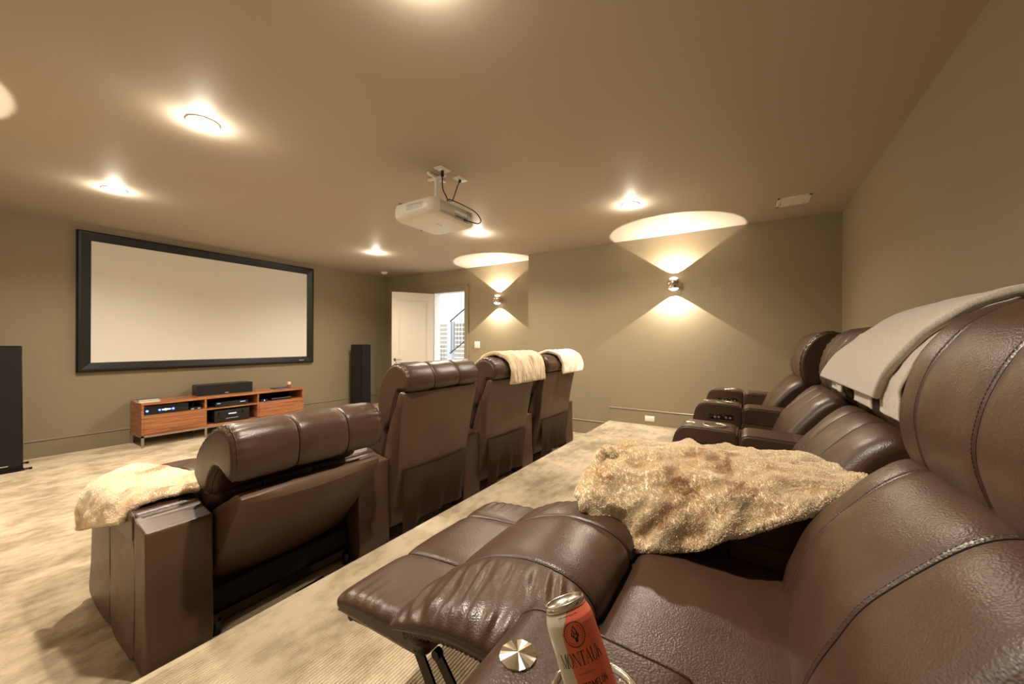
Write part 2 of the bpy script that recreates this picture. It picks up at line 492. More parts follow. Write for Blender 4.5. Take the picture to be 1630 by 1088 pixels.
bx(bm, XR - .0, XR + .17, DY0, DY1, -.15, .012)
tag(obj('trim_3', bm, 'white_paint'), kind='structure')

# ------------------------------------------------------------------ door leaf, opened into the room
hinge = Vector((XR - .03, DY1 - .01)); free = Vector((4.992, 5.945)); dv = (free - hinge); W = dv.length; ang = math.atan2(dv.y, dv.x)
door = empty('door_1', (hinge.x, hinge.y, 0.), ang)
tag(door, 'white single-panel door standing open against the far corner', 'door', kind='structure')
TH = .042; H0, H1 = .012, 2.335
bm = bmesh.new()
st = .125
# leaf as frame members around a recessed panel, both faces
bx(bm, 0, st, -TH, 0, H0, H1); bx(bm, W - st, W, -TH, 0, H0, H1)
bx(bm, st, W - st, -TH, 0, H1 - .15, H1); bx(bm, st, W - st, -TH, 0, H0, H0 + .22)
bx(bm, st, W - st, -TH + .016, -.016, H0 + .22, H1 - .15)
for yy in (-TH + .004, -.010):
    bx(bm, st, st + .014, yy, yy + .006, H0 + .22, H1 - .15); bx(bm, W - st - .014, W - st, yy, yy + .006, H0 + .22, H1 - .15)
    bx(bm, st, W - st, yy, yy + .006, H1 - .164, H1 - .15); bx(bm, st, W - st, yy, yy + .006, H0 + .22, H0 + .234)
M['door_paint'] = mat('door_paint', (.66, .61, .52), .4); obj('leaf', bm, 'door_paint', door)
bm = bmesh.new()
for s in (1, -1):
    y0 = 0 if s > 0 else -TH
    cyl(bm, (W - .06, y0, 1.00), (W - .06, y0 + s * .008, 1.00), .027)
    cyl(bm, (W - .06, y0 + s * .006, 1.00), (W - .06, y0 + s * .05, 1.00), .009)
    tube(bm, [(W - .06, y0 + s * .048, 1.0), (W - .10, y0 + s * .05, 1.0), (W - .18, y0 + s * .05, 1.0)], .008)
M['handle_metal'] = mat('handle_metal', (.30, .25, .19), .3, .9); obj('lever_handle', bm, 'handle_metal', door, 'auto')
for hz in (.25, 1.15, 2.1):
    bm = bmesh.new(); cyl(bm, (-.004, -.0, hz), (-.004, -.0, hz + .1), .008); bx(bm, -.003, 0, -TH, 0, hz, hz + .1)
    obj('hinge', bm, 'metal_grey', door, 'auto')

# ------------------------------------------------------------------ ceiling fittings
def downlight(x, y, lab):
    t = empty('recessed_downlight', (x, y, ZC), 0, lab, 'ceiling light', 'recessed ceiling lights')
    bm = bmesh.new(); lathe(bm, [(.052, -.001), (.055, -.007), (.085, -.006), (.092, 0.0), (.092, .001), (.052, .001)], n=48); obj('trim_ring', bm, 'white_paint', t, 'auto')
    bm = bmesh.new(); lathe(bm, [(0, -.010), (.03, -.009), (.05, -.005), (.053, -.001), (0, -.001)], n=40); obj('lens', bm, 'lens', t, True)
    return t
LX, LY = (1.0, 3.95), (1.05, 3.03, 5.09)
dl_labels = {(0, 0): 'round recessed ceiling light just above the nearest seats', (0, 1): 'largest round recessed ceiling light, left of the projector',
             (0, 2): 'round recessed ceiling light above the left end of the screen', (1, 0): 'round recessed ceiling light beside the near wall sconce glow',
             (1, 1): 'round recessed ceiling light just behind the projector', (1, 2): 'smallest round recessed ceiling light near the smoke detector'}
WARM = (1., .88, .71)
def lamp(kind, name, loc, energy, parent=None, **kw):
    d = bpy.data.lights.new(name, kind); d.energy = energy; d.color = kw.pop('color', WARM)
    rot = kw.pop('rot', (0, 0, 0))
    for k, v in kw.items(): setattr(d, k, v)
    o = bpy.data.objects.new(name, d); COL.objects.link(o); o.location = loc; o.rotation_euler = rot
    if parent: o.parent = parent
    return o
DOWN_W, GLOW_W, SC_W = 170., 9.0, 58.
for i, x in enumerate(LX):
    for j, y in enumerate(LY):
        t = downlight(x, y, dl_labels[(i, j)])
        lamp('SPOT', 'lamp', (0, 0, -.018), DOWN_W, t, spot_size=R(150), spot_blend=.75, shadow_soft_size=.045)
        lamp('POINT', 'lens_glow', (0, 0, -.036), GLOW_W, t, shadow_soft_size=.03)

# smoke detector
t = empty('smoke_detector', (5.149, 6.364, ZC), 0, 'small white round smoke detector on the ceiling near the far corner', 'smoke detector')
bm = bmesh.new(); lathe(bm, [(0, -.045), (.035, -.045), (.05, -.034), (.058, -.028), (.06, -.014), (.072, -.010), (.075, 0), (0, 0)], n=36); obj('housing', bm, 'white_plastic', t, 'auto')
# vent
t = empty('ceiling_vent', (4.69, -.365, ZC), 0, 'white square ceiling vent near the corner above the back row', 'vent')
bm = bmesh.new()
a = .135
for (x0, x1, y0, y1) in ((-a, a, -a, -a + .022), (-a, a, a - .022, a), (-a, -a + .022, -a, a), (a - .022, a, -a, a)): bx(bm, x0, x1, y0, y1, -.008, 0)
obj('frame', bm, 'white_paint', t)
bm = bmesh.new()
for k in range(11):
    y = -.105 + k * .021
    v = [bm.verts.new(q) for q in ((-.113, y, -.006), (.113, y, -.006), (.113, y + .014, -.001), (-.113, y + .014, -.001))]; bm.faces.new(v)
bx(bm, -.113, .113, -.113, .113, -.0015, -.0005)
obj('louvre', bm, 'white_paint', t)

# wall plates
t = empty('light_switch', (XR - .003, 4.387, 1.298), 0, 'white double rocker light switch plate to the right of the door', 'light switch')
o = box_obj('plate', (-.004, .003, -.062, .062, -.062, .062), 'white_plastic', t, .002)
for s in (-1, 1):
    box_obj('rocker', (-.009, -.003, s * .024 - .016, s * .024 + .016, -.034, .034), 'white_plastic', t, .002)
t = empty('wall_outlet', (XS - .019, 1.145, .322), 0, 'white horizontal wall outlet set in the tall baseboard of the platform', 'outlet')
box_obj('plate', (-.004, .002, -.062, .062, -.037, .037), 'white_plastic', t, .002)
for s in (-1, 1):
    bm = bmesh.new(); bx(bm, -.007, -.003, s * .026 - .017, s * .026 + .017, -.015, .015, .002)
    obj('socket', bm, 'white_plastic', t)

# ------------------------------------------------------------------ wall sconces
def sconce(x, y, z, s, lab):
    """s = +1: room lies towards -x; -1: room lies towards +x"""
    t = empty('wall_sconce', (x, y, z), 0 if s > 0 else math.pi, lab, 'wall light', 'up-and-down wall lights')
    cx = -.088
    bm = bmesh.new(); cyl(bm, (-.0, 0, 0), (-.016, 0, 0), .045, n=32); obj('wall_plate', bm, 'chrome', t, 'auto')
    bm = bmesh.new(); cyl(bm, (-.012, 0, 0), (cx + .05, 0, 0), .014); obj('arm', bm, 'chrome', t, 'auto')
    bm = bmesh.new(); pr_ = [(.086 * math.cos(R(a_)), .098 * math.sin(R(a_))) for a_ in range(-38, 39, 4)]
    lathe(bm, [(.062, pr_[0][1])] + pr_ + [(.062, pr_[-1][1]), (.062, .02), (.062, -.02), (.062, pr_[0][1])], (cx, 0, 0), 40)
    obj('ball_body', bm, 'chrome', t, 'auto')
    for q in (1, -1):
        bm = bmesh.new(); lathe(bm, [(0, q * .086), (.026, q * .084), (.048, q * .074), (.060, q * .058), (.061, q * .04), (0, q * .04)], (cx, 0, 0), 32)
        obj('lens', bm, 'sconce_lens', t, True)
        lamp('SPOT', 'lamp', (cx, 0, q * .092), SC_W, t, spot_size=R(110), spot_blend=.04, shadow_soft_size=.008, rot=(0 if q < 0 else math.pi, 0, 0))
    return t
sconce(XS, .839, 2.115, 1, 'round chrome up-and-down wall light nearest the back row')
sconce(XR, 3.867, 2.12, 1, 'round chrome up-and-down wall light beside the open door')
sconce(XL, 3.867, 2.12, -1, 'wall light on the left wall, its glow on the ceiling at the left edge')

# ------------------------------------------------------------------ projector
pj = empty('projector', (2.345, 2.255, 2.335), 0, 'white ceiling-mounted projector with vents and rear connectors', 'projector')
def proj_body():
    bm = bmesh.new()
    # rounded-rectangle sections stacked in z, sides bulging
    W2, D2 = .265, .235
    lev = [(0.0, .80, .055), (.006, .90, .06), (.022, .975, .07), (.05, 1.0, .075), (.085, 1.0, .075), (.115, .985, .07), (.128, .95, .06), (.134, .88, .05)]
    rings = []
    for z, s, r in lev:
        ring = []
        for cx, cy, a0 in ((1, 1, 0), (-1, 1, 90), (-1, -1, 180), (1, -1, 270)):
            for k in range(9):
                a = R(a0 + k * 90 / 8)
                ring.append(bm.verts.new((cx * (W2 * s - r) + r * math.cos(a), cy * (D2 * s - r) + r * math.sin(a), z + (.018 if False else 0))))
        rings.append(ring)
    n = len(rings[0])
    for a, b in zip(rings, rings[1:]):
        for i in range(n): bm.faces.new((a[i], a[(i + 1) % n], b[(i + 1) % n], b[i]))
    bm.faces.new(rings[0][::-1]); bm.faces.new(rings[-1])
    return bm
o = obj('housing', proj_body(), 'white_plastic', pj, 'auto')
bm = bmesh.new()
for k in range(9):
    z = .026 + k * .0105
    for (x0, x1) in (((-.19, -.02),) if k < 6 else ((-.19, .2),)): bx(bm, x0, x1, -.2365, -.2335, z, z + .003)
for k in range(10):
    z = .026 + k * .009
    bx(bm, .13, .2, -.2365, -.2335, z, z + .0025)
obj('rear_louvres', bm, 'grey_mark', pj)
bm = bmesh.new(); bx(bm, -.02, .15, -.2372, -.234, .018, .062); ob = obj('port_panel', bm, 'port_bay', pj)
bm = bmesh.new()
for x in (-.005, .018, .041, .065): bx(bm, x, x + .014, -.239, -.237, .032, .046)
cyl(bm, (.1, -.236, .035), (.1, -.241, .035), .012); cyl(bm, (.125, -.236, .035), (.125, -.241, .035), .008)
obj('ports', bm, 'dark_port', pj)
bm = bmesh.new()
for r_ in range(5):
    for c_ in range(14):
        y = -.12 + c_ * .013
        bx(bm, -.2665, -.264, y, y + .008, .055 + r_ * .010, .059 + r_ * .010)
obj('side_vent', bm, 'grey_mark', pj)
bm = bmesh.new(); cyl(bm, (.1, .2, .07), (.1, .262, .07), .045, .05, 32); obj('lens_barrel', bm, 'black_gloss', pj, 'auto')
bm = bmesh.new(); cyl(bm, (-.20, .19, .125), (-.20, .19, .155), .02, n=16); obj('adjuster_foot', bm, 'black_plastic', pj, 'auto')
bm = bmesh.new()
for i in range(7): bx(bm, -.04 + i * .0115, -.033 + i * .0115, -.05, -.042, -.0012, .0005)
obj('maker_mark', bm, 'grey_mark', pj)
bm = bmesh.new(); bx(bm, -.09, .11, -.02, .12, .133, .150); bx(bm, -.15, .17, -.01, .03, .14, .148); bx(bm, -.15, .17, .07, .11, .14, .148)
obj('bracket', bm, 'white_plastic', pj)
bm = bmesh.new(); cyl(bm, (.06, .04, .145), (.06, .04, .43), .02, n=28); cyl(bm, (.06, .04, .40), (.06, .04, .445), .026, n=28)
bx(bm, -.04, .16, .025, .055, .425, .443, .004); bx(bm, .045, .075, -.06, .14, .425, .443, .004)
for px_, py_ in ((-.035, .04), (.155, .04), (.06, -.05), (.06, .13)): cyl(bm, (px_, py_, .43), (px_, py_, .445), .016, n=16)
obj('mount_pole', bm, 'white_plastic', pj, 'auto')
def plate(x, y, lab):
    t = empty('ceiling_outlet_plate', (x, y, ZC), 0, lab, 'outlet')
    box_obj('plate', (-.062, .062, -.04, .04, -.006, 0.), 'white_plastic', t, .002)
    bm = bmesh.new(); bx(bm, -.018, .018, -.018, .018, -.012, -.005, .002); obj('socket', bm, 'white_plastic', t, 'auto')
plate(2.326, 2.158, 'white ceiling outlet plate, the left one above the projector')
plate(2.546, 2.153, 'white ceiling outlet plate, the right one above the projector')
bm = bmesh.new(); tube(bm, [(2.326, 2.158, 2.765), (2.326, 2.158, 2.72)], .014, 10)
tube(bm, resample([Vector(p) for p in ((2.326, 2.158, 2.72), (2.335, 2.16, 2.62), (2.37, 2.15, 2.56), (2.345, 2.12, 2.50), (2.27, 2.10, 2.482))], 30, False)[0], .005)
tag(obj('power_cable', bm, 'black_plastic', None, True), 'black cable hanging from the left ceiling plate down to the projector', 'cable', 'projector cables')
bm = bmesh.new(); tube(bm, [(2.546, 2.153, 2.765), (2.535, 2.15, 2.75)], .012, 10)
tube(bm, resample([Vector(p) for p in ((2.535, 2.15, 2.75), (2.48, 2.13, 2.68), (2.38, 2.09, 2.53), (2.30, 2.05, 2.485), (2.24, 2.01, 2.475), (2.32, 2.0, 2.475), (2.46, 2.0, 2.475), (2.56, 1.985, 2.455), (2.60, 1.965, 2.40), (2.56, 1.965, 2.36), (2.48, 2.0, 2.365), (2.44, 2.015, 2.37))], 60, False)[0], .0045)
tag(obj('signal_cable', bm, 'black_plastic', None, True), 'black cable from the right ceiling plate looping to the projector back', 'cable', 'projector cables')

# ------------------------------------------------------------------ projection screen
sc = empty('projection_screen', (2.497, YS, 1.829), 0, 'large blank projection screen in a wide black frame on the wall', 'projector screen')
IW, IH, OW, OH = 1.342, .753, 1.462, .868
bm = bmesh.new()
def ringface(r0, r1):
    (w0, h0, y0), (w1, h1, y1) = r0, r1
    A = [bm.verts.new((sx * w0, y0, sz * h0)) for sx, sz in ((-1, -1), (1, -1), (1, 1), (-1, 1))]
    B = [bm.verts.new((sx * w1, y1, sz * h1)) for sx, sz in ((-1, -1), (1, -1), (1, 1), (-1, 1))]
    for i in range(4): bm.faces.new((A[i], A[(i + 1) % 4], B[(i + 1) % 4], B[i]))
prof = [(OW, OH, -.0), (OW, OH, -.050), (OW - .014, OH - .014, -.060), (OW - .035, OH - .035, -.060), (IW + .012, IH + .012, -.046), (IW, IH, -.042), (IW, IH, -.030), (IW, IH, 0)]
for a, b in zip(prof, prof[1:]): ringface(a, b)
obj('frame', bm, 'black_frame', sc)
box_obj('screen_surface', (-IW - .004, IW + .004, -.034, -.028, -IH - .004, IH + .004), 'screen', sc)
bm = bmesh.new()
for i in range(5): bx(bm, 1.20 + i * .017, 1.212 + i * .017, -.0585, -.055, -.825 + (.002 if i else 0), -.810 - (.004 if i > 1 else 0))
obj('maker_badge', bm, 'silver_mark', sc)

# ------------------------------------------------------------------ media console and its contents
CX0, CX1, CYF, CYB = 1.51, 3.535, 6.43, 6.89
mc = empty('media_console', (CX0, CYF, 0), 0, 'long walnut media console on grey metal legs under the screen', 'tv stand')
LW = CX1 - CX0; DP = CYB - CYF; d1, d2 = .66, 1.325
bm = bmesh.new()
bx(bm, 0, LW, 0, DP, .535, .563); bx(bm, 0, LW, 0, DP, .150, .170); bx(bm, 0, .022, 0, DP, .170, .535); bx(bm, LW - .022, LW, 0, DP, .170, .535)
bx(bm, d1 - .011, d1 + .011, .005, DP, .170, .535); bx(bm, d2 - .011, d2 + .011, .005, DP, .170, .535)
bx(bm, .022, d1 - .011, .01, DP, .395, .407); bx(bm, d1 + .011, d2 - .011, .005, DP, .378, .396); bx(bm, d2 + .011, LW - .022, .01, DP, .385, .40)
obj('body', bm, 'wood', mc)
box_obj('back_panel', (.022, LW - .022, DP - .01, DP - .002, .170, .535), 'black_cloth', mc)
box_obj('drawer_front', (.024, d1 - .013, .0, .018, .174, .394), 'wood', mc)
box_obj('drawer_front', (d2 + .013, LW - .024, .0, .018, .174, .384), 'wood', mc)
bm = bmesh.new()
bx(bm, 0, LW, .0, .025, .128, .150); bx(bm, 0, LW, DP - .025, DP, .128, .150)
for x in (0, LW - .025): bx(bm, x, x + .025, 0, DP, .128, .150)
obj('base_rail', bm, 'metal_grey', mc)
for x in (0, d1 - .012, d2 - .012, LW - .025):
    for y in (0, DP - .025): box_obj('leg', (x, x + .025, y, y + .025, 0, .128), 'metal_grey', mc)
# components
t = empty('amplifier', (1.765, 6.445, .408), 0, 'wide black amplifier with glowing blue lights on the upper left shelf', 'amplifier')
box_obj('case', (-.232, .215, .008, .34, .0, .108), 'black_plastic', t, .003)
box_obj('front_panel', (-.232, .215, 0., .008, .006, .104), 'black_gloss', t)
for dx, r_, m_ in ((-.20, .013, 'led_blue'), (-.08, .012, 'led_blue'), (-.02, .013, 'led_white'), (.055, .013, 'led_blue')):
    bm = bmesh.new(); cyl(bm, (dx, 0, .05), (dx, -.004, .05), r_, n=16); obj('indicator_light', bm, m_, t)
bm = bmesh.new(); bx(bm, -.055, .03, -.002, 0, .044, .056); obj('display', bm, 'led_white', t)
t = empty('network_box', (2.06, 6.47, .408), 0, 'small black box beside the blue-lit amplifier', 'electronics')
box_obj('case', (-.055, .075, 0, .12, 0, .03), 'black_plastic', t, .003)
bm = bmesh.new(); tube(bm, [(-.01, .05, .03), (-.005, .05, .07), (0, .05, .085)], .004); obj('antenna', bm, 'black_plastic', t)
for x_ in (-.04, .03): box_obj('indicator_light', (x_, x_ + .03, -.002, 0, .008, .014), 'led_dim', t)
t = empty('disc_player', (2.50, 6.46, .397), 0, 'slim black disc player on the upper middle shelf', 'disc player')
box_obj('case', (-.205, .205, .006, .28, .004, .07), 'black_plastic', t, .003); box_obj('front_panel', (-.205, .205, 0, .006, .008, .066), 'black_gloss', t)
box_obj('printed_mark', (-.19, -.15, -.001, 0, .05, .056), 'led_dim', t); box_obj('display', (.10, .17, -.001, 0, .045, .052), 'led_dim', t)
t = empty('av_receiver', (2.50, 6.455, .171), 0, 'tall black receiver with two knobs on the lower middle shelf', 'receiver')
box_obj('case', (-.22, .22, .01, .34, .008, .178), 'black_plastic', t, .004); box_obj('front_panel', (-.22, .22, 0, .01, .008, .176), 'black_gloss', t)
for dx in (-.15, .15):
    bm = bmesh.new(); cyl(bm, (dx, 0, .125), (dx, -.02, .125), .028, .026, 28); obj('knob', bm, 'black_plastic', t, 'auto')
bm = bmesh.new()
for k in range(8): bx(bm, -.08 + k * .02, -.07 + k * .02, -.002, 0, .05, .055)
obj('control_row', bm, 'led_dim', t)
box_obj('display', (-.05, .05, -.002, 0, .11, .125), 'led_dim', t)
for dx in (-.18, .18):
    for y in (.04, .3):
        bm = bmesh.new(); cyl(bm, (dx, y, 0), (dx, y, .009), .02, n=16); obj('foot', bm, 'black_plastic', t)
t = empty('streaming_box', (2.94, 6.47, .401), 0, 'small black box with a blue light on the upper right shelf', 'electronics')
box_obj('case', (-.05, .05, 0, .1, 0, .035), 'black_plastic', t, .004)
bm = bmesh.new(); cyl(bm, (0, 0, .018), (0, -.003, .018), .008, n=12); obj('indicator_light', bm, 'led_blue', t)
t = empty('game_console', (3.19, 6.46, .401), 0, 'thin black slab-shaped player on the upper right shelf', 'electronics')
box_obj('case', (-.15, .15, 0, .24, 0, .04), 'black_gloss', t, .004); box_obj('seam_strip', (-.15, .15, -.001, .01, .026, .030), 'metal_grey', t)
# centre speaker on top
t = empty('centre_speaker', (2.48, 6.60, .564), 0, 'long black centre speaker lying on the media console', 'speaker')
bm = bmesh.new(); r_ = []
P8 = [(-.345, 0, 0), (.345, 0, 0), (.355, .02, .150), (-.355, .02, .150), (-.335, .25, 0), (.335, .25, 0), (.335, .25, .150), (-.335, .25, .150)]
v = [bm.verts.new(p) for p in P8]
for f in ((0, 1, 2, 3), (5, 4, 7, 6), (3, 2, 6, 7), (0, 4, 5, 1), (1, 5, 6, 2), (4, 0, 3, 7)): bm.faces.new([v[i] for i in f])
obj('cabinet', bm, 'black_plastic', t)
bm = bmesh.new(); v = [bm.verts.new(p) for p in ((-.335, -.004, .012), (.335, -.004, .012), (.345, .014, .142), (-.345, .014, .142))]; bm.faces.new(v)
g = bmesh.ops.extrude_face_region(bm, geom=bm.faces[:]); bmesh.ops.translate(bm, verts=[q for q in g['geom'] if isinstance(q, bmesh.types.BMVert)], vec=(0, .008, 0))
obj('grille', bm, 'black_grille', t)
bm = bmesh.new(); bx(bm, -.025, .025, -.006, -.003, .018, .026); obj('badge', bm, 'silver_mark', t)
# books, tray, candle
t = empty('book', (1.60, 6.56, .563), .04, 'lower, larger pale-edged book on the left end of the media console', 'book', 'books on the media console')
box_obj('pages', (-.10, .10, -.065, .065, .003, .019), 'paper', t); bm = bmesh.new(); bx(bm, -.103, .103, -.068, .068, .019, .022); bx(bm, -.103, .103, -.068, .068, 0, .003); obj('cover', bm, 'paper', t)
t = empty('book', (1.60, 6.565, .585), -.03, 'upper, darker book on the left end of the media console', 'book', 'books on the media console')
box_obj('pages', (-.095, .095, -.058, .058, .003, .015), 'paper', t); bm = bmesh.new(); bx(bm, -.098, .098, -.06, .06, .015, .018); bx(bm, -.098, .098, -.06, .06, 0, .003); obj('cover', bm, 'book_cover', t)
t = empty('serving_tray', (3.27, 6.64, .563), 0, 'flat dark tray on the right end of the media console', 'tray')
bm = bmesh.new(); bx(bm, -.12, .10, -.07, .07, .0, .006); bx(bm, -.13, .11, -.08, -.07, .0, .016); bx(bm, -.13, .11, .07, .08, .0, .016); bx(bm, -.13, -.12, -.08, .08, 0, .016); bx(bm, .10, .11, -.08, .08, 0, .016); obj('tray_body', bm, 'tray', t)
t = empty('candle', (3.43, 6.70, .563), 0, 'small peach candle in a red holder at the right end of the console', 'candle')
bm = bmesh.new(); lathe(bm, [(0, 0), (.03, 0), (.033, .01), (.026, .03), (.032, .045), (0, .045)], n=24); obj('holder', bm, 'clay', t, 'auto')
bm = bmesh.new(); lathe(bm, [(0, .045), (.027, .045), (.028, .085), (.024, .092), (0, .090)], n=24); obj('wax', bm, 'candle', t, 'auto')

# ------------------------------------------------------------------ tower speakers
def tower(x, y, w, d, h, taper, rz, lab):
    t = empty('tower_speaker', (x, y, 0), rz, lab, 'speaker', 'tower speakers beside the screen')
    bm = bmesh.new()
    v = [bm.verts.new(p) for p in ((0, 0, .03), (w, 0, .03), (w, d, .03), (0, d, .03), (taper, .01, h), (w - taper, .01, h), (w - taper, d, h), (taper, d, h))]
    for f in ((3, 2, 1, 0), (4, 5, 6, 7), (0, 1, 5, 4), (1, 2, 6, 5), (2, 3, 7, 6), (3, 0, 4, 7)): bm.faces.new([v[i] for i in f])
    bmesh.ops.bevel(bm, geom=bm.edges[:], offset=.006, segments=2, affect='EDGES')
    obj('cabinet', bm, 'black_gloss', t, 'auto')
    bm = bmesh.new()
    v = [bm.verts.new(p) for p in ((.008, -.008, .06), (w - .008, -.008, .06), (w - taper - .008, .002, h - .01), (taper + .008, .002, h - .01))]
    f = bm.faces.new(v); g = bmesh.ops.extrude_face_region(bm, geom=[f]); bmesh.ops.translate(bm, verts=[q for q in g['geom'] if isinstance(q, bmesh.types.BMVert)], vec=(0, .012, 0))
    obj('grille', bm, 'black_grille', t)
    box_obj('plinth', (-.004, w + .004, -.006, d + .004, .012, .032), 'black_gloss', t, .003)
    for (sx, sy) in ((-.05, .03), (w + .05, .03), (-.06, d - .03), (w + .06, d - .03)):
        bm = bmesh.new(); x0, x1 = (sx, w * .3) if sx < 0 else (w * .7, sx)
        bx(bm, x0, x1, sy - .012, sy + .012, .010, .020, .002); cyl(bm, (sx, sy, 0), (sx, sy, .022), .011, n=16); obj('outrigger_foot', bm, 'black_plastic', t, 'auto')
    bm = bmesh.new(); bx(bm, w * .5 - .03, w * .5 + .03, -.0095, -.006, .07, .078); obj('badge', bm, 'silver_mark', t)
tower(.345, 6.345, .252, .38, 1.292, .010, 0., 'tall black tower speaker at the left edge, left of the screen')
tower(4.665, 6.42, .21, .36, 1.292, .004, 0., 'tall black tower speaker between the screen and the open door')

# ------------------------------------------------------------------ recliners
HW = .375      # half width of headrest
def dotted(y, z, n): return True
front_only = lambda y, z, n: n[0] > -.35
HEAD = [(.045, .79), (.090, .83), (.112, .90), (.114, .97), (.098, 1.05), (.066, 1.12), (.015, 1.18), (-.060, 1.215), (-.130, 1.20),
        (-.180, 1.15), (-.198, 1.09), (-.182, 1.04), (-.145, 1.028), (-.105, 1.03), (-.085, .98), (-.06, .90), (-.03, .82), (.01, .79)]
BACK = [(.03, .79), (.06, .825), (.105, .83), (.165, .79), (.225, .72), (.275, .65), (.315, .57), (.34, .49), (.345, .42), (.30, .36), (.16, .36), (.10, .45), (.05, .60), (.02, .70)]
SEAT = [(.16, .26), (.16, .44), (.30, .465), (.50, .475), (.66, .472), (.72, .455), (.745, .41), (.745, .32), (.72, .27), (.45, .25)]
def shell_profile(): return [(-.158, 1.02), (-.128, .86), (-.100, .68), (-.075, .50), (-.035, .30), (.0, .14), (.03, .12), (.10, .14), (.12, .30), (.085, .50), (.035, .68), (-.015, .82), (-.075, .93), (-.105, 1.015), (-.13, 1.03)]

def upright(loc, name_label, group, scale=1., front=False):
    t = empty('recliner', loc, 0, name_label, 'recliner chair', group)
    cushion('headrest', HEAD, -HW, HW, 'leather', t, end=.045, seams=(-.13, .13), pucker=.006, end_welt=True, soft=.004, seam_range=lambda y, z, n: z > .9 or n[0] > .2)
    cushion('backrest', BACK, -.352, .352, 'leather', t, end=.06, seams=(-.13, .13), soft=.006, crown=.012, seam_range=front_only)
    cushion('seat_cushion', SEAT, -.352, .352, 'leather', t, end=.03, seams=(), soft=.003)
    # hard shell on the back, narrowing below
    pts, _ = resample([Vector(p) for p in shell_profile()], 70); bm = bmesh.new(); rings = []
    for k, s in enumerate((-1, -.985, -.94, -.5, 0, .5, .94, .985, 1)):
        ring = []
        ins = .010 if abs(s) == 1 else (.003 if abs(s) > .98 else 0)
        nn = normals2(pts)
        for i, p in enumerate(pts):
            hw = .345 + .035 * min(1, max(0, (p[1] - .45) / .5))
            bow = -.012 * (1 - s * s)
            ring.append(bm.verts.new((s * hw, p[0] - nn[i][0] * ins + (bow if nn[i][0] < 0 else 0), p[1] - nn[i][1] * ins)))
        rings.append(ring)
    for a, b in zip(rings, rings[1:]):
        for i in range(len(pts)): bm.faces.new((a[i], a[(i + 1) % len(pts)], b[(i + 1) % len(pts)], b[i]))
    bm.faces.new(rings[0]); bm.faces.new(rings[-1][::-1])
    sh = obj('back_shell', bm, 'vinyl', t, 'auto')
    # slack storage pocket
    bm = bmesh.new(); G = []
    nu, nv = 20, 24
    for i in range(nu + 1):
        row = []
        for j in range(nv + 1):
            s = -1 + 2 * j / nv; q = i / nu
            z = .505 - .36 * q - .02 * math.cos(s * math.pi / 2) * (1 - q) * .3 + (.02 if q == 1 else 0) * 0 + .028 * q * (s * s * -1)
            zz = z + (-.05 * q * q if s < -.6 else 0) * ((-s - .6) / .4 if s < -.6 else 0)
            ysh = -.082 + (.505 - z) * .07
            fold = .010 * math.sin(s * 9 + q * 2) * q + .006 * math.sin(s * 17 + 1) * q
            y = ysh - .010 - .020 * math.cos(s * math.pi / 2) * (1 - q * .3) - fold - .012 * q
            row.append(bm.verts.new((s * (.318 - .012 * q), y, zz)))
        G.append(row)
    for i in range(nu):
        for j in range(nv): bm.faces.new((G[i][j], G[i][j + 1], G[i + 1][j + 1], G[i + 1][j]))
    g = bmesh.ops.solidify(bm, geom=bm.faces[:], thickness=.004)
    obj('storage_pocket', bm, 'vinyl', sh, 'auto')
    box_obj('base', (-.34, .34, .16, .72, .03, .26), 'black_cloth', t)
    cushion('footrest', [(.75, .16), (.75, .44), (.775, .455), (.80, .44), (.81, .30), (.80, .17), (.775, .15)], -.36, .36, 'leather', t, end=.02, seams=(), nx=20, npr=50)
    bm = bmesh.new(); bx(bm, -.35, -.32, .14, .74, .30, .34); bx(bm, .32, .35, .14, .74, .30, .34); bx(bm, -.35, .35, .12, .15, .10, .16)
    obj('steel_frame', bm, 'black_steel', t)
    for xx in (-.3, .3):
        for yy in (.2, .66):
            bm = bmesh.new(); cyl(bm, (xx, yy, 0), (xx, yy, .035), .025, n=16); obj('foot', bm, 'black_plastic', t, 'auto')
    return t

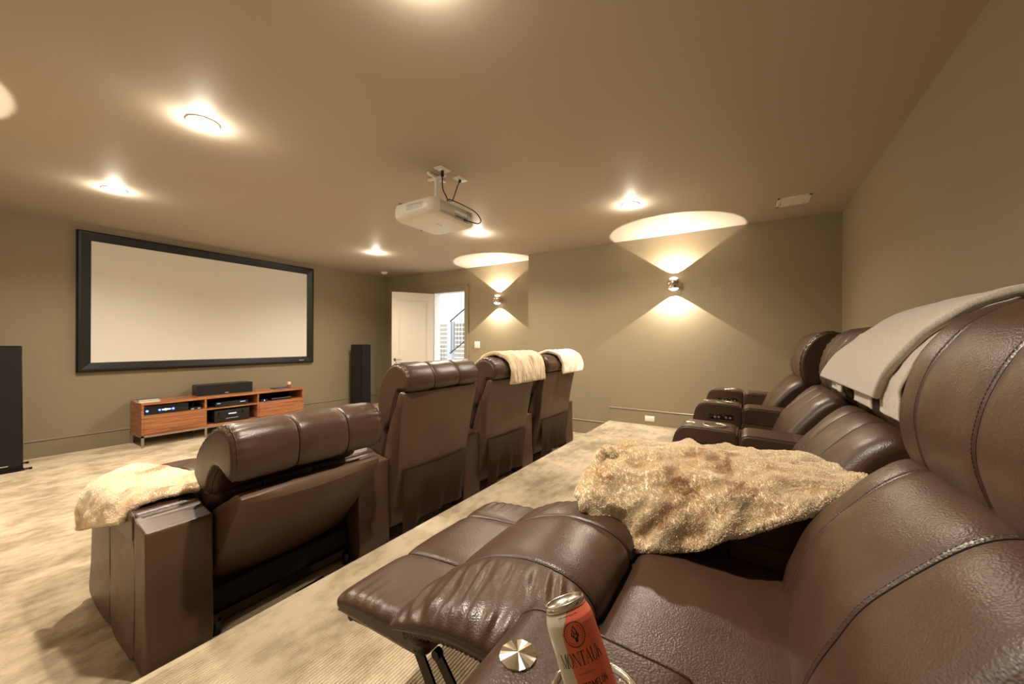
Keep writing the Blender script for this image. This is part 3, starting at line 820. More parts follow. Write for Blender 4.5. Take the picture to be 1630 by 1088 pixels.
# shared armrest / console unit
def console(loc, lab, group, hw=.115):
    t = empty('armrest_console', loc, 0, lab, 'armrest', group)
    # rear block
    cushion('rear_block', [(-.02, .03), (-.02, .30), (-.018, .565), (-.008, .580), (.05, .592), (.105, .598), (.125, .585), (.125, .30), (.125, .03)], -hw, hw, 'vinyl', t, end=.008, nx=6, npr=90, seams=(), endin=.006)
    # long body under the pad
    cushion('side_panel', [(.13, .03), (.13, .50), (.30, .52), (.47, .525), (.475, .30), (.475, .03)], -hw, hw, 'vinyl', t, end=.008, nx=6, npr=90, endin=.006)
    # padded armrest
    pad = cushion('arm_pad', [(.125, .515), (.12, .56), (.132, .605), (.17, .622), (.30, .628), (.42, .632), (.462, .62), (.478, .58), (.478, .525), (.46, .505), (.30, .50), (.15, .50)], -hw - .004, hw + .004, 'leather', t, end=.022, nx=16, npr=90, soft=.002, end_welt=True)
    # console box with sloping front
    cushion('console_box', [(.484, .03), (.484, .30), (.484, .60), (.49, .625), (.51, .640), (.60, .645), (.72, .648), (.755, .642), (.785, .615), (.805, .56), (.83, .42), (.85, .22), (.862, .03)], -hw, hw, 'leather', t, end=.016, nx=16, npr=130, soft=.001, end_welt=True, endin=.012)
    # cup holder sunk into the box
    cy, cz = .600, .646
    cb = [q for q in bpy.data.objects if q.parent == t and q.name.startswith('console_box')][0]
    bm = bmesh.new(); cyl(bm, (0, cy, cz - .07), (0, cy, cz + .05), .0535, n=56); me_ = bpy.data.meshes.new('cut'); bm.to_mesh(me_); bm.free()
    cu = bpy.data.objects.new('cut', me_); COL.objects.link(cu)
    md = cb.modifiers.new('b', 'BOOLEAN'); md.operation = 'DIFFERENCE'; md.object = cu; md.solver = 'EXACT'
    bpy.context.view_layer.update(); dg = bpy.context.evaluated_depsgraph_get()
    nm = bpy.data.meshes.new_from_object(cb.evaluated_get(dg)); cb.modifiers.clear(); cb.data = nm; nm.set_sharp_from_angle(angle=R(40))
    bpy.data.objects.remove(cu)
    bm = bmesh.new(); lathe(bm, [(.0520, -.004), (.0528, .003), (.0565, .005), (.0615, .003), (.063, -.002), (.0520, -.004)], (0, cy, cz), 56)
    ch = obj('cup_holder_ring', bm, 'chrome', t, True)
    bm = bmesh.new(); lathe(bm, [(.0528, .001), (.0526, -.02), (.050, -.062), (.046, -.066), (0, -.066), (0, -.068), (.0532, -.068), (.0532, .0)], (0, cy, cz), 48); obj('cup_well', bm, 'cup_dark', ch, True)
    # round faceted control dial
    by = .722
    bm = bmesh.new(); n = 10; rr = .0275
    c = bm.verts.new((0, by, cz + .009))
    top = []; 
    for i in range(n * 2):
        a = math.pi * i / n; top.append(bm.verts.new((rr * math.cos(a), by + rr * math.sin(a), cz + (.006 if i % 2 else .0045))))
    low = [bm.verts.new((v.co.x * 1.02, by + (v.co.y - by) * 1.02, cz - .002)) for v in top]
    for i in range(n * 2):
        j = (i + 1) % (n * 2); bm.faces.new((c, top[i], top[j])); bm.faces.new((top[i], low[i], low[j], top[j]))
    dial = obj('control_dial', bm, 'chrome', t)
    # seat switches on the inner side
    bm = bmesh.new(); bx(bm, -hw - .006, -hw + .002, .535, .70, .528, .566, .003)
    sp = obj('switch_panel', bm, 'black_gloss', t, 'auto')
    for yb in (.555, .582, .632, .658):
        bm = bmesh.new(); cyl(bm, (-hw - .005, yb, .545), (-hw - .010, yb, .545), .0105, .009, 20)
        obj('switch_button', bm, 'chrome', sp, 'auto')
    bm = bmesh.new(); tube(bm, [(-hw - .006, .60 + .009 * math.cos(a_ * .5), .556 + .004 * math.sin(a_ * .5)) for a_ in range(12)], .0012, 5, True); obj('switch_bezel', bm, 'chrome', sp)
    return t

FRY, BRY = 2.0, -.43
GF, GB = 'recliners in the front row', 'recliners in the back row'
AF, AB = 'armrests of the front row', 'armrests of the back row'
fr = upright((2.02, FRY, 0), 'upright bare brown leather recliner directly right of the fully reclined one', GF)
c = copy_tree(fr); c.location = (2.97, FRY, 0); c['label'] = 'brown leather recliner in the front row wearing the striped fur throw'
c = copy_tree(fr); c.location = (3.99, FRY, 0); c.scale.x = 1.07; c['label'] = 'brown leather recliner at the right end of the front row, cream throw over its headrest'
for i, (x, lab) in enumerate(((1.964, 'brown leather recliner in the back row under the folded grey throw'), (2.954, 'brown leather recliner in the back row, second from the far end'), (3.97, 'brown leather recliner at the far end of the back row'))):
    c = copy_tree(fr); c.location = (x, BRY, ZP); c['label'] = lab; c['group'] = GB
    c.scale.x = 1.02
    if i < 2:
        for ch in [q for q in bpy.data.objects if q.parent == c]:
            n_ = ch.name.split('.')[0]
            if n_ in ('backrest', 'back_shell'): ch.location.y = -.05
            if n_ == 'headrest': ch.location.y = -.085

a0 = console((.599, 2.04, 0), 'brown leather armrest at the left end of the front row, fur on it', AF, .112)
for x, y, lab in ((1.548, 2.02, 'brown leather armrest between the reclined front seat and its neighbour'), (2.498, 2.0, 'brown leather armrest in the middle of the front row, before the striped fur seat'),
               (3.44, 2.0, 'brown leather armrest between the two front seats with throws'), (4.53, 2.0, 'brown leather armrest at the right end of the front row')):
    c = copy_tree(a0); c.location = (x, y, 0); c['label'] = lab
for x, lab in ((.483, 'brown leather console nearest the camera, holding the coral can'), (1.473, 'brown leather console hidden beneath the large mottled fur'), (2.455, 'brown leather console beyond the large fur, nearest of the three seen side-on'),
               (3.453, 'brown leather console, middle of the three seen side-on in the back row'), (4.49, 'brown leather console at the far end of the back row')):
    c = copy_tree(a0); c.location = (x, BRY, ZP); c['label'] = lab; c['group'] = AB; c.scale.x = 1.03

# ---- front row, reclined seat (built in world coordinates about its own origin)
RX = 1.075
t = empty('recliner', (RX, FRY, 0), 0, 'brown leather recliner laid fully back at the left of the front row', 'recliner chair', GF)
L = lambda P: [(y - FRY, z) for y, z in P]
cushion('headrest', L([(2.205, .74), (2.175, .83), (2.115, .90), (2.04, .95), (1.95, .99), (1.87, .995), (1.80, .965), (1.772, .91), (1.765, .84), (1.785, .775), (1.83, .755), (1.89, .775), (1.95, .79), (2.00, .74), (2.04, .665), (2.10, .655), (2.165, .69)]),
        -.385, .365, 'leather', t, end=.05, seams=(-.115, .14), pucker=.009, end_welt=True, soft=.005, seam_range=lambda y, z, n: n[1] > -.3 or n[0] < -.3)
cushion('backrest', L([(2.09, .64), (2.16, .70), (2.24, .70), (2.34, .62), (2.44, .54), (2.52, .48), (2.56, .40), (2.48, .36), (2.32, .36), (2.18, .45), (2.10, .56)]), -.350, .350, 'leather', t, end=.06, seams=(-.13, .13), soft=.006, crown=.01)
cushion('seat_cushion', L([(2.36, .26), (2.36, .42), (2.5, .46), (2.7, .475), (2.9, .48), (2.98, .465), (3.0, .42), (2.98, .32), (2.7, .27)]), -.350, .350, 'leather', t, end=.03, soft=.003)
cushion('thigh_pad', L([(2.98, .40), (2.99, .455), (3.06, .50), (3.18, .51), (3.30, .49), (3.37, .45), (3.38, .41), (3.30, .39), (3.1, .39)]), -.34, .34, 'leather', t, end=.05, seams=(-.12, .12), soft=.005)
cushion('footrest', L([(3.30, .40), (3.31, .435), (3.42, .445), (3.58, .44), (3.70, .43), (3.76, .41), (3.765, .375), (3.72, .355), (3.5, .36), (3.32, .37)]), -.34, .34, 'leather', t, end=.035, seams=(-.12, .12), soft=.003)
pts, _ = resample([Vector(p) for p in L([(1.795, .665), (1.80, .69), (1.84, .70), (1.93, .655), (2.04, .60), (2.16, .52), (2.30, .40), (2.36, .26), (2.34, .16), (2.26, .14), (2.17, .20), (2.05, .33), (1.93, .48), (1.85, .58)])], 80)
bm = bmesh.new(); rings = []
nn = normals2(pts)
for s in (-1, -.985, -.94, -.6, -.3, 0, .3, .6, .94, .985, 1):
    ins = .010 if abs(s) == 1 else (.003 if abs(s) > .98 else 0); ring = []
    for i, p in enumerate(pts):
        hw = .350 - .02 * max(0, (.5 - p[1]) / .5); bow = -.022 * (1 - s * s) if nn[i][0] < 0 and p[1] < .67 else 0
        ring.append(bm.verts.new((s * hw, p[0] - nn[i][0] * ins + bow * .8, p[1] - nn[i][1] * ins + bow * .8)))
    rings.append(ring)
for a, b in zip(rings, rings[1:]):
    for i in range(len(pts)): bm.faces.new((a[i], a[(i + 1) % len(pts)], b[(i + 1) % len(pts)], b[i]))
bm.faces.new(rings[0]); bm.faces.new(rings[-1][::-1]); obj('back_shell', bm, 'vinyl', t, 'auto')
bm = bmesh.new(); bx(bm, -.345, .345, .10, .95, .03, .20); bx(bm, -.345, .345, .18, .95, .2, .30); obj('base', bm, 'black_cloth', t)
bm = bmesh.new(); bx(bm, -.35, -.33, .06, .95, .06, .10); bx(bm, .33, .35, .06, .95, .06, .10); bx(bm, -.35, .35, .08, .10, .05, .09)
for s in (-1, 1):
    tube(bm, [(s * .34, .95, .2), (s * .32, 1.2, .33), (s * .30, 1.5, .37)], .012, 6); tube(bm, [(s * .34, .9, .3), (s * .32, 1.15, .22), (s * .30, 1.35, .37)], .012, 6)
obj('steel_frame', bm, 'black_steel', t)
for xx in (-.33, .33):
    for yy in (.08, .9):
        bm = bmesh.new(); cyl(bm, (xx, yy, 0), (xx, yy, .062), .02, n=16); obj('foot', bm, 'black_plastic', t, 'auto')

# ---- back row, nearest seat with its footrest out
NX = .978
t = empty('recliner', (NX, BRY, ZP), 0, 'brown leather recliner nearest the camera with its footrest raised', 'recliner chair', GB)
def near_wr(x, y, z, n): return .003 * noise.noise(Vector((x * 10, y * 6, z * 6)))
cushion('headrest', HEAD, -HW, HW - .01, 'leather', t, end=.05, seams=(-.03, .24), pucker=.0, end_welt=False, soft=.004, nx=90, npr=150, seamwelt=.0024, seam_range=lambda y, z, n: z > .9 or n[0] > .2)
cushion('backrest', BACK, -.37, .375, 'leather', t, end=.07, seams=(-.12, .225), soft=.005, crown=.012, nx=90, npr=150, seamwelt=.0024, seam_range=front_only)
cushion('seat_cushion', [(.16, .26), (.16, .44), (.30, .455), (.50, .462), (.66, .468), (.715, .455), (.735, .41), (.735, .32), (.72, .27), (.45, .25)], -.37, .37, 'leather', t, end=.03, soft=.003, nx=60, npr=120)
def thigh_wr(x, y, z, n):
    if n[1] < .1: return 0
    u = (x + .37)
    a = max(0, 1 - abs(u - .10) / .16); b = max(0, 1 - abs(u - .66) / .12)
    q = y - .35 * x
    w = noise.noise(Vector((x * 4, q * 26, 0))); w = (1 - 2.2 * abs(w)) 
    w2 = noise.noise(Vector((x * 9, q * 60, 1)))
    env = max(0, min(1, (.275 - u) / .10)) * min(1, u / .03)
    return env * (.0075 * w + .0028 * w2) + b * .003 * noise.noise(Vector((x * 9, (y + .5 * x) * 30, 6)))
tp = cushion('thigh_pad', [(.735, .44), (.738, .48), (.765, .512), (.81, .533), (.87, .545), (.93, .545), (1.00, .532), (1.07, .508), (1.135, .474), (1.165, .447), (1.155, .425), (1.08, .430), (.98, .445), (.86, .45), (.77, .435)],
        -.375, .375, 'leather', t, end=.10, seams=(-.10, .19), soft=.003, nx=110, npr=180, wrinkle=thigh_wr, pucker=.005, seamwelt=.0020, seam_range=lambda y, z, n: n[1] > -.1, endin=.055)
for s in (-1, 1):   # gathered band under the side edges of the thigh pad
    bm = bmesh.new(); xx = s * .366
    path = [(.775, .478), (.82, .488), (.87, .494), (.95, .492), (1.03, .478), (1.09, .460), (1.112, .448)]
    P_, _ = resample([Vector(p) for p in path], 150, False); rows = []
    for k in range(7):
        row = []
        for i, p in enumerate(P_):
            w = .0022 * math.sin(i * 1.15 + 1.5 * noise.noise(Vector((i * .1, 0, s))))
            row.append(bm.verts.new((xx + s * (w + .005 * math.sin(k / 6 * math.pi)) - s * .004 * k / 6, p[0] + .2 * w, p[1] - .002 - .026 * k / 6)))
        rows.append(row)
    for a, b in zip(rows, rows[1:]):
        for i in range(len(P_) - 1): bm.faces.new((a[i], a[i + 1], b[i + 1], b[i]))
    obj('gathered_band', bm, 'leather', tp, True)
    P_, _ = resample([Vector(p) for p in path], 60, False); bm = bmesh.new()
    tube(bm, [(s * .372, p[0], p[1]) for p in P_], .0035, 8)
    obj('edge_piping', bm, 'leather', tp, True)
cushion('footrest', [(1.06, .40), (1.06, .435), (1.12, .452), (1.22, .450), (1.32, .440), (1.375, .428), (1.400, .410), (1.398, .385), (1.37, .368), (1.20, .372), (1.08, .378)], -.36, .375, 'leather', t, end=.035, seams=(-.105, .205), soft=.002, nx=80, npr=110,
        pucker=.003, seamwelt=.0020, seam_range=lambda y, z, n: n[1] > -.1)
box_obj('base', (-.36, .36, .16, .70, .03, .30), 'black_cloth', t)
box_obj('dust_apron', (-.355, .355, .70, .765, .10, .44), 'black_cloth', t)
fm = bmesh.new()
def link_bar(p, q, w=.03, th=.004, x=0.):
    p = Vector((x, *p)); q = Vector((x, *q)); d = (q - p).normalized(); nn_ = Vector((0, -d.z, d.y)) * w * .5
    vs = [fm.verts.new(v_ + Vector((sx, 0, 0))) for sx in (-th, th) for v_ in (p - nn_, p + nn_, q + nn_, q - nn_)]
    for f in ((0, 1, 2, 3), (7, 6, 5, 4), (0, 4, 5, 1), (1, 5, 6, 2), (2, 6, 7, 3), (3, 7, 4, 0)): fm.faces.new([vs[i] for i in f])
    for c_ in (p, q): cyl(fm, c_ + Vector((-.008, 0, 0)), c_ + Vector((.008, 0, 0)), .011, n=14)
for s in (-1, 1):
    x = s * .342
    link_bar((1.10, .405), (.96, .20), .030, .003, x); link_bar((.96, .20), (.76, .22), .028, .003, x - s * .008)
    link_bar((1.02, .42), (.86, .24), .026, .003, x + s * .01); link_bar((.86, .24), (.72, .14), .026, .003, x + s * .012)
    link_bar((1.09, .40), (1.34, .375), .022, .003, x)
    link_bar((.90, .42), (.80, .30), .05, .004, x + s * .015); link_bar((.80, .30), (.70, .20), .05, .004, x + s * .015)
cyl(fm, (-.31, .86, .24), (.31, .86, .24), .010, n=14); cyl(fm, (-.31, .96, .20), (.31, .96, .20), .009, n=14)
obj('lift_mechanism', fm, 'black_steel', t, 'auto')
for xx in (-.3, .3):
    for yy in (.2, .64):
        bm = bmesh.new(); cyl(bm, (xx, yy, 0), (xx, yy, .035), .025, n=16); obj('foot', bm, 'black_plastic', t, 'auto')

# ------------------------------------------------------------------ throws
G_big = [
 [(1.47, .49, .84), (1.62, .46, .84), (1.71, .31, .83), (1.745, .09, .83), (1.755, -.08, .83), (1.71, -.22, .87), (1.60, -.315, .925)],
 [(1.40, .455, .925), (1.54, .415, .935), (1.645, .29, .935), (1.69, .09, .935), (1.70, -.074, .935), (1.67, -.21, .935), (1.585, -.31, .935)],
 [(1.30, .515, .865), (1.42, .40, .922), (1.45, .24, .930), (1.47, .09, .935), (1.50, -.07, .935), (1.53, -.19, .935), (1.56, -.32, .930)],
 [(1.22, .50, .815), (1.30, .385, .845), (1.315, .22, .875), (1.33, .075, .895), (1.36, -.08, .915), (1.42, -.18, .925), (1.535, -.325, .925)],
 [(1.185, .40, .725), (1.215, .32, .690), (1.235, .145, .735), (1.255, .045, .79), (1.30, -.10, .860), (1.345, -.17, .90), (1.51, -.33, .920)],
]
fb = sheet('fur_throw', G_big, 'fur_mottled', None, 220, 240, .030, .020, 10., 2.3, .035, hem=.026, ridge=1.6)
hairy(fb, 170000, .0060, 0, 3, .0006)
tag(fb, 'large mottled tan and cream fur throw spread over the console beside the nearest seat', 'blanket', 'fur throws on the chairs')
G_arm = [
 [(.465, 2.27, .57), (.520, 2.23, .640), (.62, 2.22, .652), (.715, 2.20, .65), (.76, 2.24, .66)],
 [(.438, 2.56, .49), (.487, 2.44, .640), (.61, 2.44, .662), (.72, 2.40, .655), (.82, 2.36, .655)],
 [(.425, 2.78, .43), (.480, 2.64, .640), (.60, 2.64, .670), (.70, 2.62, .665), (.76, 2.56, .64)],
 [(.440, 2.84, .50), (.482, 2.80, .630), (.59, 2.80, .672), (.66, 2.80, .668), (.71, 2.76, .65)],
]
fa = sheet('fur_throw', G_arm, 'fur_cream', None, 110, 120, .024, .009, 12., 5.1, .03, hem=.02)
hairy(fa, 50000, .0045, 0, 4, .0008)
tag(fa, 'cream fur throw lying over the leftmost front-row armrest', 'blanket', 'fur throws on the chairs')

def head_path(offs, y0, z0):
    """open path hugging the headrest from its front, over the top, to its back"""
    P_ = [(.112, .88), (.118, .97), (.100, 1.06), (.066, 1.125), (.015, 1.185), (-.060, 1.222), (-.135, 1.205), (-.188, 1.15), (-.204, 1.09), (-.205, 1.03), (-.20, .97)]
    pts, _ = resample([Vector(p) for p in P_], 40, False); out = []
    for i, p in enumerate(pts):
        a = pts[max(0, i - 1)]; b = pts[min(39, i + 1)]; t_ = (b - a).normalized(); n_ = Vector((t_[1], -t_[0]))
        if n_.dot(p - Vector((-.03, 1.03))) < 0: n_ = -n_
        q = p + n_ * offs; out.append((q[0] + y0, q[1] + z0))
    return out
def head_throw(m, y0, z0, t0, t1, xl, xr, offs, thick, wr, wf, seed, lab, group, aniso=(1, 1, 1), name='fur_throw', hem=.01, cols=7, nu=110, nv=100, flare=0.):
    hp = head_path(offs, y0, z0); G = []
    n = 11
    for i in range(n):
        f = i / (n - 1); s = lerp(t0, t1, f) * 39; k = min(38, int(s)); fr_ = s - k
        y = lerp(hp[k][0], hp[k + 1][0], fr_); z = lerp(hp[k][1], hp[k + 1][1], fr_)
        a, b = xl(f), xr(f)
        G.append([(lerp(a, b, c_ / (cols - 1)), y + flare * max(0, 1 - f / .35) * c_ / (cols - 1), z + flare * .3 * max(0, 1 - f / .35) * c_ / (cols - 1)) for c_ in range(cols)])
    o = sheet(name, G, m, None, nu, nv, thick, wr, wf, seed, .02, hem=hem, aniso=aniso); tag(o, lab, 'blanket', group); return o
head_throw('fur_striped', FRY, 0, .10, .99, lambda f: 2.60 + .20 * min(1, f * 1.5), lambda f: 3.40 + .02 * f, .026, .036, .012, 13., 1.2,
           'striped tan fur throw over the headrest third from left in the front row', 'fur throws on the chairs', (2.2, .6, .6))
head_throw('fur_cream', FRY, 0, .10, .96, lambda f: 3.62 + .26 * min(1, f * 1.25), lambda f: 4.43 + .02 * f, .024, .034, .012, 13., 7.7,
           'pale cream fur throw over the headrest at the right end of the front row', 'fur throws on the chairs', (2.2, .6, .6))
def pw(*pts):
    def g(f):
        for (a, va), (b, vb) in zip(pts, pts[1:]):
            if f <= b: return lerp(va, vb, (f - a) / (b - a))
        return pts[-1][1]
    return g
HY = BRY - .085
gt = head_throw('wool', HY, ZP, .07, .88, pw((0, 1.74), (.2, 1.60), (.4, 1.49), (.6, 1.43), (1, 1.41)), pw((0, 2.54), (.2, 2.36), (.4, 2.16), (.6, 2.03), (1, 1.96)), .032, .028, .003, 6., 3.3,
           'folded light grey wool throw draped over a back-row headrest', None, name='wool_throw', hem=.004, flare=.045)
hp = head_path(.014, HY, ZP)
def under(x0, x1, t0, t1, dy, sl):
    G = []
    for i in range(7):
        s = lerp(t0, t1, i / 6) * 39; k = min(38, int(s)); G.append([(lerp(x0, x1, c_ / 3) - sl * i / 6, hp[k][0] + dy, hp[k][1]) for c_ in range(4)])
    return sheet('under_fold', G, 'wool', gt, 50, 50, .010, .004, 14., 8. + x0, .015, hem=.008)
under(1.60, 1.80, .02, .55, .0, .16)
under(1.86, 2.12, .02, .40, .012, .12)
under(2.22, 2.46, .03, .40, .035, .20)

# ------------------------------------------------------------------ drink can leaning in the cup holder
CAM = Vector((0, 0, 1.35)); F = 599.33; YAW, PIT, ROL = R(32.2734), R(.0358), R(.2304)
fw = Vector((math.cos(YAW) * math.cos(PIT), math.sin(YAW) * math.cos(PIT), math.sin(PIT)))
rt = Vector((math.sin(YAW), -math.cos(YAW), 0)); up = rt.cross(fw)
r2 = rt * math.cos(ROL) + up * math.sin(ROL); u2 = up * math.cos(ROL) - rt * math.sin(ROL)
CT, CB = Vector((.4878, .2206, .9889)), Vector((.4620, .1465, .8530))
zax = (CT - CB).normalized()
CR_, CH = .0330, .157
xax = (Vector((0, 0, 1.35)) - CT); xax = (xax - zax * xax.dot(zax)).normalized(); yax = zax.cross(xax)
can = empty('drink_can', CT - zax * CH, 0, 'coral and cream tall drink can leaning in the nearest cup holder', 'can')
can.rotation_euler = Matrix((xax, yax, zax)).transposed().to_euler()
bm = bmesh.new()
lathe(bm, [(0, .004), (.020, .006), (.0225, .0), (.0245, .002), (.029, .010), (.0325, .018), (CR_, .024), (CR_, .132), (.0325, .137), (.0285, .1485), (.0278, .1505)], n=96)
body = obj('body', bm, ['can_cream'], can, 'auto')
bm = bmesh.new()
lathe(bm, [(.0274, .1500), (.0282, .1512), (.0286, .1535), (.0282, .1560), (.0272, .1566), (.0262, .1555), (.0255, .1510), (0, .1505)], n=64); obj('lid', bm, 'can_alu', can, True)
bm = bmesh.new(); lathe(bm, [(0, 0), (.009, 0), (.009, .0015), (0, .0015)], (.010, 0, .1506), 20); bx(bm, -.012, .006, -.006, .006, .1508, .1518, .0003); obj('pull_tab', bm, 'can_alu', can)
def rad_at(z):
    pr = [(.024, CR_), (.132, CR_), (.137, .0325), (.1485, .0285), (.1505, .0278)]
    for (a, ra), (b, rb) in zip(pr, pr[1:]):
        if a <= z <= b: return lerp(ra, rb, (z - a) / (b - a))
    return CR_
def wrap(s, z, lift): r = rad_at(z) + lift; a = s / CR_; return Vector((r * math.cos(a), r * math.sin(a), z))
# s>0 runs to the viewer's right when the can is upright, s=0 faces the camera
SG = 1.0
def patch(bm, poly, lift):
    """fill a flat (s,z) polygon and wrap it round the can"""
    vs = [bm.verts.new((p[0], p[1], 0)) for p in poly]
    f = bm.faces.new(vs); return vs
def wrapped(name, polys, m, lift, parent, grid=.003):
    bm = bmesh.new()
    for poly in polys: patch(bm, poly, lift)
    bmesh.ops.triangulate(bm, faces=bm.faces[:])
    for it in range(3):
        es = [e for e in bm.edges if abs(e.verts[0].co.x - e.verts[1].co.x) > grid]
        if not es: break
        bmesh.ops.subdivide_edges(bm, edges=es, cuts=1, use_grid_fill=False); bmesh.ops.triangulate(bm, faces=bm.faces[:])
    for v in bm.verts: v.co = wrap(v.co.x * SG, v.co.y, lift)
    return obj(name, bm, m, parent)
# coral field with a wavy left border
bm = bmesh.new(); rows = []
zz = [.024 + i * (.1495 - .024) / 60 for i in range(61)]
zz += [.132, .137, .1485]; zz = sorted(zz)
for z in zz:
    q = z / .157
    left = -.0135 + .010 * math.cos((q - .62) * 5.2) * -1 + .003
    left = -.0165 + .020 * max(0, (q - .80)) / .2 * 1.0 + .010 * max(0, (.55 - q) / .55)
    left = {True: left, False: left}[True]
    rows.append([bm.verts.new(wrap(lerp(left, .075, k / 50) * SG, z, .00012)) for k in range(51)])
for a, b in zip(rows, rows[1:]):
    for k in range(50): bm.faces.new((a[k], a[k + 1], b[k + 1], b[k]))
obj('coral_label', bm, 'can_coral', body, True)
bm = bmesh.new(); tube(bm, [wrap(k * .0065, .1480, .0002) for k in range(32)], .0004, 5, True); obj('neck_line', bm, 'can_ink', body)

# lettering: every glyph is a list of quads in a unit box (x right, y up)
def bar(x0, y0, x1, y1, w0, w1=None):
    w1 = w0 if w1 is None else w1
    return [(x0 - w0 / 2, y0), (x0 + w0 / 2, y0), (x1 + w1 / 2, y1), (x1 - w1 / 2, y1)]
def ser(x, y, w): return [(x - w / 2, y), (x + w / 2, y), (x + w / 2, y + .035), (x - w / 2, y + .035)]
def oval(cx, cy, rx, ry, tx, ty, a0=0, a1=360, n=24):
    out = []
    for i in range(n):
        a, b = R(lerp(a0, a1, i / n)), R(lerp(a0, a1, (i + 1) / n))
        out.append([(cx + rx * math.cos(a), cy + ry * math.sin(a)), (cx + rx * math.cos(b), cy + ry * math.sin(b)),
                    (cx + (rx - tx) * math.cos(b), cy + (ry - ty) * math.sin(b)), (cx + (rx - tx) * math.cos(a), cy + (ry - ty) * math.sin(a))])
    return out
TK, TN = .15, .045
SERIF = {
 'M': (1.0, [bar(.12, 0, .12, 1, TN), bar(.14, 1, .5, .02, .12, .10), bar(.5, .02, .84, 1, TN, TN), bar(.86, 0, .86, 1, TK), ser(.12, 0, .22), ser(.86, 0, .28), ser(.12, .965, .2), ser(.88, .965, .24)]),
 'O': (.82, oval(.41, .5, .36, .52, .14, .03)),
 'N': (.86, [bar(.12, 0, .12, 1, TN), bar(.14, 1, .74, 0, TK, .10), bar(.74, 0, .74, 1, TN), ser(.12, 0, .22), ser(.1, .965, .24), ser(.74, .965, .22)]),
 'T': (.74, [bar(.37, 0, .37, 1, TK), [(.02, .955), (.72, .955), (.72, 1), (.02, 1)], [(.02, .80), (.05, .80), (.09, .97), (.02, .97)], [(.69, .80), (.72, .80), (.72, .97), (.65, .97)], ser(.37, 0, .3)]),
 'A': (.84, [bar(.10, 0, .42, 1, TN), bar(.72, 0, .44, 1, TK, .12), [(.2, .33), (.64, .33), (.64, .37), (.2, .37)], ser(.10, 0, .2), ser(.72, 0, .28)]),
 'U': (.82, [bar(.15, .25, .15, 1, TK), bar(.69, .25, .69, 1, TN), ser(.15, .965, .28), ser(.69, .965, .2)] + oval(.41, .27, .335, .28, .13, .05, 180, 360, 14)),
 'K': (.86, [bar(.15, 0, .15, 1, TK), bar(.22, .42, .70, 1, TN), bar(.74, 0, .38, .60, TK), ser(.15, 0, .28), ser(.15, .965, .28), ser(.70, .965, .22), ser(.76, 0, .26)]),
}
w_ = .13
SANS = {
 'W': (.95, [bar(.08, 1, .27, 0, w_), bar(.27, 0, .47, 1, w_), bar(.47, 1, .67, 0, w_), bar(.67, 0, .86, 1, w_)]),
 'A': (.66, [bar(.06, 0, .30, 1, w_), bar(.56, 0, .32, 1, w_), [(.15, .25), (.48, .25), (.48, .35), (.15, .35)]]),
 'T': (.56, [bar(.27, 0, .27, 1, w_), [(.02, .9), (.52, .9), (.52, 1), (.02, 1)]]),
 'E': (.50, [bar(.08, 0, .08, 1, w_), [(.08, 0), (.42, 0), (.42, .1), (.08, .1)], [(.08, .45), (.38, .45), (.38, .55), (.08, .55)], [(.08, .9), (.42, .9), (.42, 1), (.08, 1)]]),
 'R': (.58, [bar(.08, 0, .08, 1, w_), bar(.46, 0, .28, .48, w_)] + oval(.20, .73, .26, .27, .12, .10, -90, 90, 12) + [[(.08, .9), (.2, .9), (.2, 1), (.08, 1)], [(.08, .46), (.2, .46), (.2, .56), (.08, .56)]]),
 'M': (.76, [bar(.08, 0, .08, 1, w_), bar(.08, 1, .36, .3, w_), bar(.36, .3, .64, 1, w_), bar(.64, 0, .64, 1, w_)]),
 'L': (.46, [bar(.08, 0, .08, 1, w_), [(.08, 0), (.42, 0), (.42, .1), (.08, .1)]]),
 'O': (.62, oval(.29, .5, .25, .5, .12, .10)),
 'N': (.64, [bar(.08, 0, .08, 1, w_), bar(.1, 1, .50, 0, w_), bar(.52, 0, .52, 1, w_)]),
}
def word(txt, font, s0, z0, hgt, wid):
    tot = sum(font[c_][0] for c_ in txt); k = wid / tot; x = s0; out = []
    for c_ in txt:
        w, polys = font[c_]
        for P_ in polys: out.append([(x + p[0] * k, z0 + p[1] * hgt) for p in P_])
        x += w * k
    return out
wrapped('maker_name', word('MONTAUK', SERIF, -.0300, .0905, .0150, .0600), 'can_ink', .0003, body)
wrapped('flavour_name', word('WATERMELON', SANS, -.0225, .0665, .0072, .048), 'can_ink', .0003, body)
wv = []
for i in range(26):
    a, b = -.011 + i * .00085, -.011 + (i + 1) * .00085; za, zb = .0825 + .0007 * math.sin(i * 1.6), .0825 + .0007 * math.sin((i + 1) * 1.6)
    wv.append([(a, za), (b, zb), (b, zb + .0005), (a, za + .0005)])
wrapped('wavy_rule', wv, 'can_ink', .0003, body)
cx_, cz_ = .0, .1235; em = []
def seg_ring(r, w, dash, duty, a0=0, a1=360):
    for a in range(a0, a1, dash):
        p, q = R(a), R(a + dash * duty)
        em.append([(cx_ + r * math.cos(p), cz_ + r * math.sin(p)), (cx_ + r * math.cos(q), cz_ + r * math.sin(q)), (cx_ + (r - w) * math.cos(q), cz_ + (r - w) * math.sin(q)), (cx_ + (r - w) * math.cos(p), cz_ + (r - w) * math.sin(p))])
seg_ring(.0142, .0016, 10, .68)
seg_ring(.0108, .0004, 12, 1.02, -50, 50); seg_ring(.0108, .0004, 12, 1.02, 130, 230)
ax = lambda x, y: (cx_ + x * .0085, cz_ + y * .0095)
